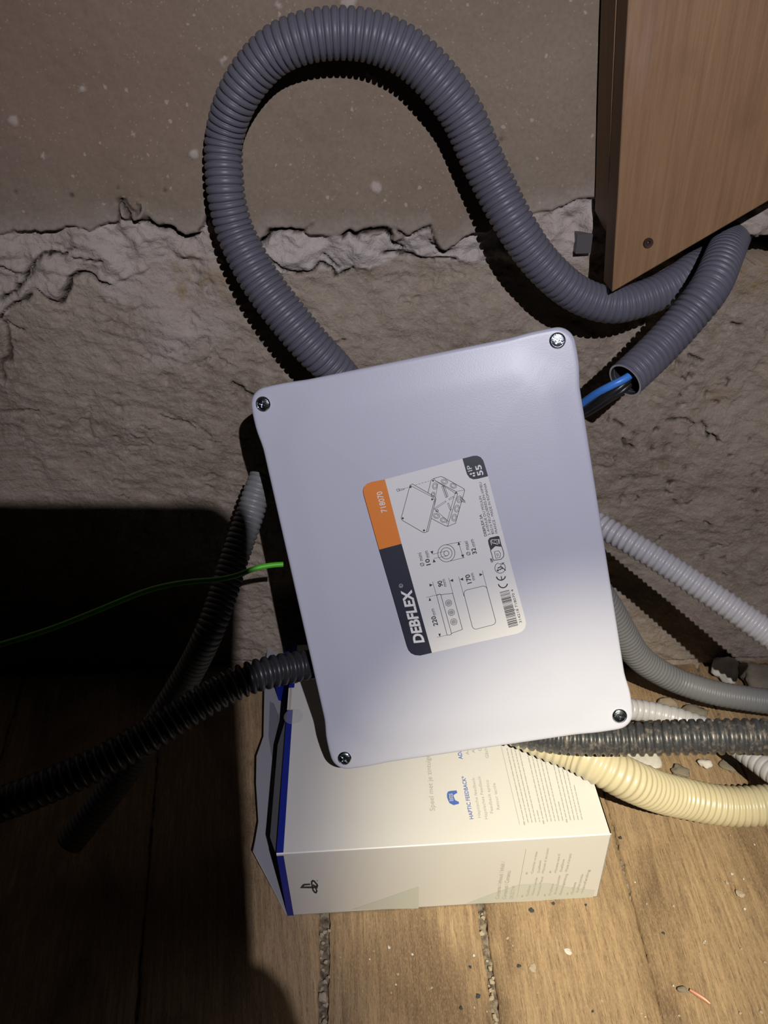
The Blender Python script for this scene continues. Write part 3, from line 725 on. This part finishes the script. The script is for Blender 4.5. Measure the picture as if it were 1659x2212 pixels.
pr.line([(1140, 945), (1148, 975), (1160, 972)], 4, INK, True); pr.line([(1150, 945), (1156, 965)], 4, INK)
pr.lift = .00046
pr.line([(1148, 796), (1155, 822), (1200, 832), (1206, 795)], 4, WHT, True); pr.line([(1140, 800), (1150, 838)], 4, WHT); pr.ell((1180, 813), 11, 3, WHT); pr.line([(1208, 792), (1214, 828)], 5, WHT)
pr.lift = .00036
# exploded drawing of the box: lid, body, screw
LW_ = 3.6
pr.line([(500, 362), (520, 352), (700, 455), (707, 472), (645, 728), (620, 740), (605, 738), (440, 642), (430, 625), (498, 372)], LW_, INK, True)
pr.line([(690, 462), (695, 480), (632, 730)], LW_, INK); pr.line([(500, 362), (690, 462)], LW_ * .8, INK)
for c in ((505, 376), (677, 474), (612, 722), (443, 625)): pr.disc(c, 8, INK)
pr.line([(393, 395), (400, 411), (416, 407), (412, 391)], 3, INK, True); pr.line([(416, 405), (455, 396), (452, 388), (412, 396)], 3, INK)
for k in range(3): a = (458 + 16 * k, 386 - 3 * k); pr.line([a, (a[0] + 9, a[1] - 2)], 2.5, INK)
for k in range(5): a = (545 + 24 * k, 360 - 7 * k); pr.line([a, (a[0] + 14, a[1] - 4)], 2.5, INK)
pr.line([(645, 420), (668, 322), (690, 308), (745, 292), (770, 300), (930, 390), (936, 405), (862, 665), (800, 690), (775, 682), (675, 628)], LW_, INK)
pr.line([(690, 308), (700, 325), (866, 412), (880, 430), (805, 672), (800, 690)], LW_, INK)
pr.line([(700, 325), (850, 418), (858, 430), (792, 668)], LW_ * .8, INK); pr.line([(722, 345), (690, 548)], 2.5, INK); pr.line([(690, 548), (812, 655)], 2.5, INK)
pr.line([(866, 412), (936, 400)], 2.5, INK)
for c, r, rt in (((698, 368), 26, 100), ((684, 436), 20, 100), ((775, 333), 26, 20), ((845, 366), 26, 20), ((894, 474), 28, 100), ((874, 548), 28, 100), ((853, 620), 28, 100), ((710, 606), 26, 20), ((767, 640), 26, 20)):
    pr.ell(c, r, 3, INK, ry=r * .72, rot=rt); pr.ell(c, r * .6, 2.5, INK, ry=r * .42, rot=rt)
for a, b in (((757, 368), (790, 460)), ((812, 475), (845, 455)), ((785, 490), (700, 548)), ((803, 505), (826, 560)), ((770, 366), (800, 452))):
    a, b = np.array(a, float), np.array(b, float); d = (b - a) / np.linalg.norm(b - a); n = np.array([-d[1], d[0]]) * 5; pr.line([a + n, b + n, b - n, a - n], 2.5, INK, True)
pr.disc((866, 424), 7, INK); pr.disc((684, 326), 7, INK); pr.ell((716, 566), 9, 4, INK)
# entry rings
for r in (68, 45, 20): pr.ell((790, 904), r, 3.6, INK)
pr.line([(775, 838), (905, 812)], 3, INK); pr.line([(802, 970), (935, 938)], 3, INK); pr.line([(888, 822), (925, 940)], 3, INK)
def arrow(t_, d_, w=12):
    t_, d_ = np.array(t_, float), np.array(d_, float); d_ /= np.linalg.norm(d_); n = np.array([-d_[1], d_[0]]); pr.poly([t_, t_ - d_ * 26 + n * w, t_ - d_ * 26 - n * w], INK)
arrow((885, 812), (-.25, -1)); arrow((925, 940), (.25, 1)); arrow((680, 912), (.25, 1)); arrow((688, 950), (-.25, -1))
pr.line([(683, 912), (785, 885)], 2.5, INK); pr.line([(692, 945), (795, 925)], 2.5, INK)
# side elevation and plan
pr.line([(713, 1240), (740, 1228), (742, 1235), (840, 1222), (918, 1510), (830, 1542), (828, 1552), (796, 1556)], LW_, INK, True)
pr.line([(745, 1232), (832, 1545)], LW_, INK)
for c in ((808, 1300), (830, 1375), (849, 1450)):
    for r in (25, 14, 6): pr.ell(c, r, 3.2, INK)
pr.line([(630, 1257), (740, 1228)], 2.5, INK); pr.line([(716, 1573), (796, 1556)], 2.5, INK); pr.line([(680, 1130), (712, 1240)], 2.5, INK); pr.line([(808, 1100), (842, 1222)], 2.5, INK)
arrow((655, 1257), (-.2, -1), 10); arrow((740, 1570), (.2, 1), 10); arrow((682, 1155), (1, -.15), 12); arrow((818, 1122), (-1, .1), 12)
ptsR = []
for (cx_, cy_, a0) in ((960, 1225, 165), (1085, 1195, -105), (1152, 1445, -15), (1025, 1478, 75)):
    for k in range(7):
        a = math.radians(a0 + 90 * k / 6); ptsR.append((cx_ + 30 * math.cos(a), cy_ + 30 * math.sin(a)))
pr.line(ptsR, LW_, INK, True)
pr.line([(888, 1090), (930, 1245)], 2.5, INK); pr.line([(1076, 1042), (1118, 1200)], 2.5, INK); arrow((898, 1112), (-1, .1), 12); arrow((1080, 1072), (1, -.1), 12)
pr.line([(905, 455), (925, 480), (940, 500)], 8, SCF); pr.line([(895, 470), (915, 490), (930, 497)], 7, SCF); pr.line([(915, 465), (938, 488)], 6, SCF)
stk = build(mb, 'sticker', [M['paper'], M['orange'], M['navy'], M['ink'], M['white_ink'], M['scuff']], lid, weld=False)
tag(stk, 'paper product sticker with orange and navy band and line drawings')

# ------------------------------------------------------------------ carton
BR = rod(np.array([.5875, -.0372, -.0411])); BX, BD, BZ = RC @ BR[:, 0], RC @ BR[:, 2], RC @ BR[:, 1]     # right, deep, down
BZ = np.array([0, 0, -1.0]); BX[2] = 0; BX /= np.linalg.norm(BX); BD = np.cross(BZ, BX) * 1.0
if BD[1] < 0: BD = -BD
BO = c2w((-.0536, .1816, .4133))
CL, CDp, CH = .176, .160, BO[2] - .0003
def B3(x, y, z): return BO + BX * x + BD * y + BZ * z
carton = empty('controller_carton', B3(CL / 2, CDp / 2, CH), 'white retail carton with a blue-edged open end lying on the floorboards under the box', 'carton')
X0 = -.0036; th_ = .0006
mb = MB()
def panel(mb, a, b, c, d, n, mo=0, mi_=1, me_=2):
    a, b, c, d, n = [np.asarray(q, float) for q in (a, b, c, d, n)]; n = n * th_
    mb.add([a, b, c, d], [(0, 1, 2, 3)], mo); mb.add([a - n, b - n, c - n, d - n], [(3, 2, 1, 0)], mi_)
    for p, q in ((a, b), (b, c), (c, d), (d, a)): mb.add([p, q, q - n, p - n], [(0, 1, 2, 3)], me_)
ch = .0105    # lower right corner is cut back where the end is tucked
panel(mb, B3(X0, .0006, 0), B3(CL, .0006, 0), B3(CL, CDp, 0), B3(X0, CDp, 0), -BZ)                 # top
panel(mb, B3(X0, 0, .0006), B3(CL, 0, .0006), B3(CL, 0, CH), B3(X0, 0, CH), -BD)           # front
mb.grid(np.array([[B3(x, .0006 - .0006 * math.cos(a), .0006 - .0006 * math.sin(a)) for x in (X0, CL)] for a in np.linspace(0, math.pi / 2, 5)]), 3)
panel(mb, B3(CL, 0, 0), B3(CL, 0, CH), B3(CL, CDp, CH), B3(CL, CDp, 0), BX)                # right end
panel(mb, B3(X0, CDp, 0), B3(CL, CDp, 0), B3(CL, CDp, CH), B3(X0, CDp, CH), BD)            # back
panel(mb, B3(X0, 0, CH), B3(CL, 0, CH), B3(CL, CDp, CH), B3(X0, CDp, CH), BZ)              # bottom
PT = Plane(B3(0, 0, 0), -BZ); PS_ = Plane(B3(0, 0, 0), -BD)
KW = dict(CA=0, IN=1, ED=2, CR=3, BL=4, GT=5, BT=6, GR=7, IK=8)
p6t = Print(mb, PT, (520, 1550), 3.858, .00012); p7t = Print(mb, PT, (850, 1550), 3.318, .00012)
p6s = Print(mb, PS_, (520, 1550), 3.858, .00012); p7s = Print(mb, PS_, (850, 1550), 3.318, .00012)
def quad_on(a, b, c, d, n, mi, l=.0001): mb.add([np.asarray(q) + n * l for q in (a, b, c, d)], [(0, 1, 2, 3)], mi)
# blue band along the open edge, broken at the thumb notch
for y0, y1 in ((0.0006, .100), (.119, CDp)):
    quad_on(B3(X0, y0, 0), B3(0.0001, y0, 0), B3(0.0001, y1, 0), B3(X0, y1, 0), -BZ, 4)
quad_on(B3(X0, .100, 0), B3(-.001, .100, 0), B3(-.001, .119, 0), B3(X0, .119, 0), -BZ, 2)
quad_on(B3(-.0026, .100, 0), B3(-.0016, .100, 0), B3(-.0016, .119, 0), B3(-.0026, .119, 0), -BZ, 5, .0002)
quad_on(B3(X0, 0, .0016), B3(0.0001, 0, .0016), B3(0.0001, 0, CH), B3(X0, 0, CH), -BD, 4)
# pale wedges on the side
p6s.poly([(930, 1600), (1485, 1410), (1482, 1592)], 7)
p7s.poly([(520, 1336), (690, 1270), (900, 1200), (1110, 1188), (1240, 1215), (1445, 1240), (1425, 1300)], 7)
for p in (p6t, p7t, p6s, p7s): p.lift = .0002
p7t.text('Speel met je zintuigen', (297, 668), (258, 248), 36, 5)
p7t.text('HAPTIC FEEDBACK*', (574, 727), (514, 420), 28, 6, bold=.012)
p7t.text('Haptische feedback', (627, 718), (580, 430), 22, 5); p7t.text('Haptisches Feedback', (677, 728), (622, 420), 22, 5)
p7t.text('Feedback aptico', (717, 686), (680, 447), 22, 5); p7t.text('Retour tactile', (764, 660), (730, 470), 22, 5)
p7t.text('ADAPTIVE TRIGGERS*', (497, 298), (434, -30), 28, 6, bold=.012)
p7t.text('Adaptieve triggers', (543, 268), (500, -10), 22, 5); p7t.text('Adaptive Trigger', (586, 255), (545, -10), 22, 5); p7t.text('Grilletti adattivi', (632, 240), (590, -10), 22, 5); p7t.text('Gâchettes adaptatives', (684, 290), (630, -10), 22, 5)
p7t.line([(905, 768), (770, 195)], 2.5, 5)
rq = random.Random(5)
for k in range(16):                                              # rows of small print
    x0 = 942 + 27.6 * k; y0 = 768 - 1.6 * k; y1 = 215 - 3 * k; y = y0 - (0 if k in (0, 5, 11) else 14)
    if k in (0, 5, 11): p7t.line([(x0 - 2, y0), (x0 - 6, y0 - 22)], 9, 5); y -= 34
    yend = y1 if k not in (4, 10, 15) else y0 - rq.uniform(60, 300)
    while y > max(yend, 120):
        l = rq.uniform(9, 42); xa = x0 - (y0 - y) * .235; p7t.line([(xa, y), (xa - l * .235, y - l)], 6.0, 5); y -= l + 8
# blue gamepad mark
p7t.poly([(384, 545), (392, 530), (410, 526), (452, 522), (458, 540), (436, 552), (430, 560), (442, 592), (468, 604), (470, 618), (432, 628), (402, 614), (392, 592), (384, 570)], 6)
for q in range(3): p7t.lift = .0003; p7t.line([(398 + 10 * q, 548 - 2 * q), (404 + 10 * q, 560), (400 + 10 * q, 572), (408 + 10 * q, 584), (404 + 10 * q, 598)], 4, 0)
p7t.lift = .0002
# side: text block and mark
p7s.text('Contents / inhoud / Inhalt /', (757, 1300), (800, 1032), 26, 5); p7s.text('Contenuti / Contenu:', (806, 1300), (842, 1098), 26, 5); p7s.text('CFI-ZCT1W', (858, 1300), (876, 1206), 24, 5)
p7s.line([(886, 1290), (950, 945)], 2, 5)
for tx, a, b in (('•Controller wireless', (1000, 1122), (1034, 962)), ('DualSense', (1048, 1112), (1060, 1025)), ('•Manuale di istruzioni', (1078, 1120), (1116, 936)),
                 ('•DualSense', (964, 1284), (985, 1205)), ('Wireless Controller', (1004, 1276), (1036, 1145)), ('•Instruction Manual', (1040, 1280), (1076, 1142)),
                 ('•Manette sans fil', (1168, 1115), (1198, 978)), ('DualSense', (1208, 1105), (1228, 1016)), ('•Mode d’emploi', (1246, 1108), (1278, 976)),
                 ('•DualSense', (1126, 1278), (1150, 1192)), ('Wireless-Controller', (1166, 1270), (1200, 1130)), ('•Bedienungsanleitung', (1202, 1274), (1250, 1122)),
                 ('•DualSense', (1286, 1268), (1312, 1182)), ('draadloze controller', (1322, 1255), (1364, 1122)), ('•Handleiding', (1358, 1262), (1410, 1092))):
    p7s.text(tx, a, b, 15, 5)
for a in ((922, 1286), (1084, 1278), (1246, 1268), (955, 1122), (1124, 1112)): p7s.line([a, (a[0] + 2, a[1] - 9)], 9, 5)
def thick(P, w): p6s.line(P, w, 8)
p6s.poly([(494, 1422), (516, 1392), (528, 1386), (580, 1384), (580, 1396), (532, 1400), (524, 1408), (640, 1406), (642, 1424)], 8)
thick([(598, 1412), (592, 1385), (592, 1368), (600, 1360), (612, 1364), (636, 1392), (640, 1404), (620, 1408), (606, 1396)], 13)
thick([(598, 1420), (604, 1440), (616, 1456), (628, 1460), (634, 1446), (626, 1422)], 13)
p6s.ell((638, 1360), 4, 2, 8)
mats_c = [M['carton'], M['carton_in'], M['carton_edge'], M['crease'], M['carton_blue'], M['carton_grey'], M['carton_bluet'], M['carton_green'], M['carton_ink']]
build(mb, 'body', mats_c, carton, weld=False)
# the open end flap, hinged along the floor edge of the open end
hA, hB = B3(X0, 0, CH - .0008), B3(X0, CDp, CH - .0008)
ang = math.radians(38); outd = -BX * math.cos(ang) - BZ * math.sin(ang)
FP = Plane(hA, np.cross(BD, outd))
mb = MB(); pf = Print(mb, FP, (0, 0), 1.0, 0.0)
foot = [hA, FP.hit(547, 1838), FP.hit(552, 1815), FP.hit(559, 1773), FP.hit(554, 1690), FP.hit(555, 1632), FP.hit(570, 1589), FP.hit(572, 1490), FP.hit(576, 1417), FP.hit(587, 1353), hB]
mb.prism(foot, -FP.n * .0006, 0, 1)
pf.lift = .0001
pf.poly([(583, 1515), (592, 1520), (602, 1545), (603, 1600), (600, 1670), (594, 1660), (586, 1630), (580, 1590)], 2)
build(mb, 'end_flap', [M['carton_in'], M['carton_edge'], M['carton_pic']], carton, weld=False)
# blue inner lip and tucked side flap
mb = MB(); a = B3(X0, CDp - .002, .003)
panel(mb, a, a + BZ * (CH - .01), a + BZ * (CH - .014) - BX * .014 - BD * .004, a - BX * .016 - BD * .005 + BZ * .004, -BD, 0, 0, 0)
build(mb, 'side_flap', [M['carton_blue']], carton, weld=False)
mb = MB(); a = B3(X0 - .0002, .0010, .004)
panel(mb, a, a + BD * .10, a + BD * .085 + BZ * .012 - BX * .0065, a + BD * .02 + BZ * .012 - BX * .0065, -BX, 0, 0, 1)
build(mb, 'tuck_flap', [M['carton_in'], M['carton_edge']], carton, weld=False)
# round clear seal on the edge
mb = MB(); c_ = PT.hit(634, 1547, .0003); rr = .0062
P = [[c_ + (BX * math.cos(a) + BD * math.sin(a)) * rr * q for a in np.linspace(0, 2 * math.pi, 40, endpoint=False)] for q in (.01, .97, 1.0)]
P[2] = [p - np.array([0, 0, .0002]) for p in P[2]]
mb.grid(np.array(P), 0, False, close=True); build(mb, 'round_seal', M['seal'], carton)

# ------------------------------------------------------------------ wooden board at the upper right
bof = .050; PBd = Plane((0, WD - bof, .3), (0, -1, 0))
poly = [PBd.hit(1322, 632), PBd.hit(1336, 400), PBd.hit(1346, 200), PBd.hit(1357, 0), PBd.hit(1368, -220), PBd.hit(2100, -220), PBd.hit(2100, 180), PBd.hit(1659, 435)]
board = empty('wooden_board', poly[0], 'brown plywood board with a slanted lower edge fixed over the wall', 'board')
mb = MB(); mb.prism(poly, (0, .018, 0), 0)
bo_ = build(mb, 'panel', M['board'], board, weld=True)
def planar_uv(o, ax=(1, 0, 0), ay=(0, 0, 1)):
    uv = o.data.uv_layers.new(name='UVMap'); ax, ay = Vector(ax), Vector(ay)
    for lp in o.data.loops:
        c = o.data.vertices[lp.vertex_index].co; uv.data[lp.index].uv = (c.dot(ax) + c.y * .7, c.dot(ay))
planar_uv(bo_)
bv = bo_.modifiers.new('bevel', 'BEVEL'); bv.width = .0007; bv.segments = 2
# rusty countersunk screw in the board
sp_ = PBd.hit(1400, 525); mb = MB(); P = []
for r, h in ((.0001, .0003), (.0006, .0001), (.0012, .0008), (.0022, .0009), (.0026, .0002), (.0027, -.001)):
    P.append([sp_ + np.array([r * math.cos(a), -h, r * math.sin(a)]) for a in np.linspace(0, 2 * math.pi, 28, endpoint=False)])
mb.grid(np.array(P), 0, False, close=True); build(mb, 'screw', M['rust'], board)
# batten holding it off the wall
PB2 = Plane((0, WD - bof + .018, .3), (0, -1, 0))
q = [PB2.hit(1312, 480), PB2.hit(1322, 200), PB2.hit(1340, -220), PB2.hit(1480, -220), PB2.hit(1470, 450), PB2.hit(1330, 520)]
mb = MB(); mb.prism([np.array([p[0], WD - bof + .0182, p[2]]) for p in q], (0, .026, 0), 0)
ba = build(mb, 'batten', M['board'], board); planar_uv(ba)
# little grey plate set in the plaster beside it
c = on_wall(1262, 527, .0035); mb = MB(); mb.box(c + np.array([-.0045, -.001, -.005]), (.0085, 0, 0), (0, .008, 0), (0, 0, .0105))
gp = build(mb, 'metal_plate', M['grey_metal']); tag(gp, 'small grey square plate set in the plaster left of the wooden board', 'plate')

# ------------------------------------------------------------------ rubble, crumbs, chips
def lump(name, c, r, mt, seed, flat=.6, rough=.25, sub=2, parent=None):
    rr = random.Random(seed); bm = bmesh.new(); bmesh.ops.create_icosphere(bm, subdivisions=sub, radius=1)
    k = [rr.uniform(.75, 1.25) for _ in range(3)]; ph = [rr.uniform(0, 6) for _ in range(6)]; a0 = rr.uniform(0, 6)
    for v in bm.verts:
        p = v.co; s = 1 + rough * (math.sin(3.1 * p.x + ph[0]) * math.sin(2.7 * p.y + ph[1]) + .6 * math.sin(5.3 * p.z + ph[2]) * math.sin(4.9 * p.x + ph[3])) + rr.uniform(-.06, .06)
        x, y, z = p.x * s * k[0], p.y * s * k[1], p.z * s * flat
        v.co = (r * (x * math.cos(a0) - y * math.sin(a0)), r * (x * math.sin(a0) + y * math.cos(a0)), r * z)
    zmin = min(v.co.z for v in bm.verts)
    for v in bm.verts: v.co.z -= zmin
    me = bpy.data.meshes.new(name); bm.to_mesh(me); bm.free(); me.materials.append(mt)
    for p in me.polygons: p.use_smooth = sub > 2
    o = bpy.data.objects.new(name, me); COL.objects.link(o); o.location = tuple(c); return o
def crumb_at(px, py, r, mt, seed, label, cat, group=None, h=-.0003, flat=.5, sub=2, name='plaster_crumb'):
    p = on_floor(px, py); p[2] = h; return tag(lump(name, p, r, mt, seed, flat, sub=sub), label, cat, group)
crumb_at(1227, 2056, .0019, M['chip'], 11, 'bright white flat plaster chip on the open floorboard right of centre', 'chip', flat=.3, name='plaster_chip')
crumb_at(1151, 2092, .0021, M['crumb'], 12, 'oval tan chip a little left of and below the white chip', 'chip', flat=.3, name='plaster_chip')
crumb_at(697, 2154, .0023, M['crumb'], 13, 'round tan pebble lodged in the left gap between floorboards', 'pebble', h=-.002, flat=.7, sub=3, name='pebble')
crumb_at(1598, 1932, .0024, M['crumb'], 14, 'tan crumb at the far right end of the floorboards', 'crumb', flat=.5)
crumb_at(1474, 2140, .0022, M['stone'], 15, 'brown lump lying just left of the copper strip', 'crumb', flat=.6)
crumb_at(1523, 1655, .0042, M['chip'], 16, 'smooth white pebble between the dusty black and the cream conduits', 'pebble', flat=.6, sub=3, name='pebble')
crumb_at(1385, 1632, .0110, M['chip'], 17, 'broad white plaster flake beneath the dusty black conduit', 'flake', flat=.18, sub=3, name='plaster_flake')
crumb_at(1121, 2087, .0011, M['dark_crumb'], 18, 'small dark grit left of the oval tan chip', 'grit', name='grit')
for k, (px, py) in enumerate([(1148, 1967), (1195, 1952), (1016, 2089), (1033, 2152), (996, 2178), (1340, 1810), (1433, 2016), (1280, 2185), (1265, 1955)]):
    crumb_at(px, py, [.0014, .0012, .0009, .0011, .0010, .0009, .0008, .0008, .0008][k], M['dark_crumb'], 30 + k, 'tiny dark grit speck on the floorboards', 'grit', 'dark grit on the floorboards', name='grit')
rr = random.Random(21)
k = 0
while k < 58:
    px, py = rr.uniform(640, 1655), rr.uniform(1720, 2205)
    if (580 < px < 1345 and py < 1995) or (py < 1850 and px < 1500) or (py < 1800): continue
    crumb_at(px, py, rr.choice([.0004, .0005, .0006, .0007, .0009]), M['crumb'] if rr.random() < .7 else M['chip'], 60 + k, 'tiny pale plaster crumb scattered on the floorboards', 'crumb', 'pale crumbs on the floorboards'); k += 1
for k in range(34):
    u = rr.random(); y_ = 1965 + u * 250
    if k % 2: px = 700 - 3 * u + rr.uniform(-7, 7)
    else: px = 1040 + 35 * u + rr.uniform(-6, 6)
    crumb_at(px, y_, rr.choice([.0008, .0010, .0013]), M['crumb'], 200 + k, 'tan grit lump packed in a gap between floorboards', 'crumb', 'grit in the floor gaps', h=-.0032, flat=.8)
# crushed debris at the foot of the wall, right
for k, (px, py, r, mt, lb) in enumerate([(1640, 1478, .014, 'stone', 'rounded brown stone at the right edge against the foot of the wall'),
        (1565, 1455, .011, 'chip', 'grey mortar lump at the foot of the wall above the dull grey conduit'),
        (1445, 1530, .008, 'crumb', 'flat tan debris piece behind the dull grey conduit'),
        (1500, 1535, .007, 'stone', 'brown debris piece between the dull grey and the pale grey conduits'),
        (1400, 1660, .005, 'crumb', 'tan crumb right of the white flake beneath the black conduit'),
        (1470, 1665, .006, 'stone', 'brown debris lump left of the white pebble'),
        (1575, 1650, .005, 'stone', 'brown debris lump right of the white pebble')]):
    p = on_floor(px, py, .002); p[1] = min(p[1], WD - .004 - r); p[2] = -.0004
    tag(lump('debris_lump', p, r, M[mt], 300 + k, .55 if k < 2 else .3, sub=3), lb, 'debris')
mb = tube_mb([np.r_[on_floor(1490, 2138, .0012), .0007], np.r_[on_floor(1505, 2147, .0012), .0011], np.r_[on_floor(1522, 2158, .0012), .0011], np.r_[on_floor(1534, 2168, .0010), .0007]], pitch=.002, sub=2, kind='plain', seg=10, wall_clear=False, world=True)
tag(build(mb, 'copper_strip', M['copper'], weld=False), 'short pinkish copper strip lying on the rightmost floorboard', 'strip')

# ------------------------------------------------------------------ the phone taking the picture: lens at the camera, its slab shades the lower left
px1, py1 = .0305, -.0500                      # its upper right corner seen from behind (camera frame)
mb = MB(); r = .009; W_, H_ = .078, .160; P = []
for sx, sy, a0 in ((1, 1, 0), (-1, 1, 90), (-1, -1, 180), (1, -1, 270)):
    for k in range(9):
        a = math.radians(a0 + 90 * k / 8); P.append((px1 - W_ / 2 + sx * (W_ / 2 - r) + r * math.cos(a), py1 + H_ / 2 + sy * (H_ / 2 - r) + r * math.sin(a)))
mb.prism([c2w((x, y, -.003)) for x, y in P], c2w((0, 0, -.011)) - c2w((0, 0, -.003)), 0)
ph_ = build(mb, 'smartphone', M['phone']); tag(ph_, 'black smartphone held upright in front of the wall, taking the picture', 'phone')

# the right hand holding it, fingers round the lens side
def skinned(name, verts, edges, radii, mt, parent=None):
    me = bpy.data.meshes.new(name); V = [c2w(v) for v in verts]; b = np.array(V[0]); me.from_pydata([tuple(v - b) for v in V], edges, [])
    o = bpy.data.objects.new(name, me); COL.objects.link(o); o.location = b
    sk = o.modifiers.new('skin', 'SKIN'); sk.use_smooth_shade = True
    for k, r_ in enumerate(radii): me.skin_vertices[0].data[k].radius = (r_, r_)
    me.skin_vertices[0].data[0].use_root = True
    o.modifiers.new('sub', 'SUBSURF').levels = 2; o.modifiers['sub'].render_levels = 2; me.materials.append(mt); return o
M['skin'] = plastic('skin', (.55, .33, .24), .5, vary=.05)
HV = [(.048, .175, -.060), (.044, .140, -.046), (.038, .110, -.036)]; HE = [(0, 1), (1, 2)]; HR = [.026, .024, .024]
for y_, l_ in ((.057, .030), (.076, .036), (.095, .033), (.112, .024)):
    k = len(HV); HV += [(.034, y_ + .008, -.026), (.0335, y_, -.010), (.030, y_ - .001, .003), (.030 - l_ * .6, y_ - .002, .0055), (.030 - l_ * 1.25, y_, .0035)]
    HE += [(2, k), (k, k + 1), (k + 1, k + 2), (k + 2, k + 3), (k + 3, k + 4)]; HR += [.0095, .0082, .0078, .0072, .0062]
k = len(HV); HV += [(.030, .095, -.038), (.016, .078, -.030), (.002, .064, -.020)]; HE += [(2, k), (k, k + 1), (k + 1, k + 2)]; HR += [.013, .0095, .0078]
tag(skinned('hand', HV, HE, HR, M['skin']), 'hand gripping the black smartphone, fingers curled round its edge', 'hand')
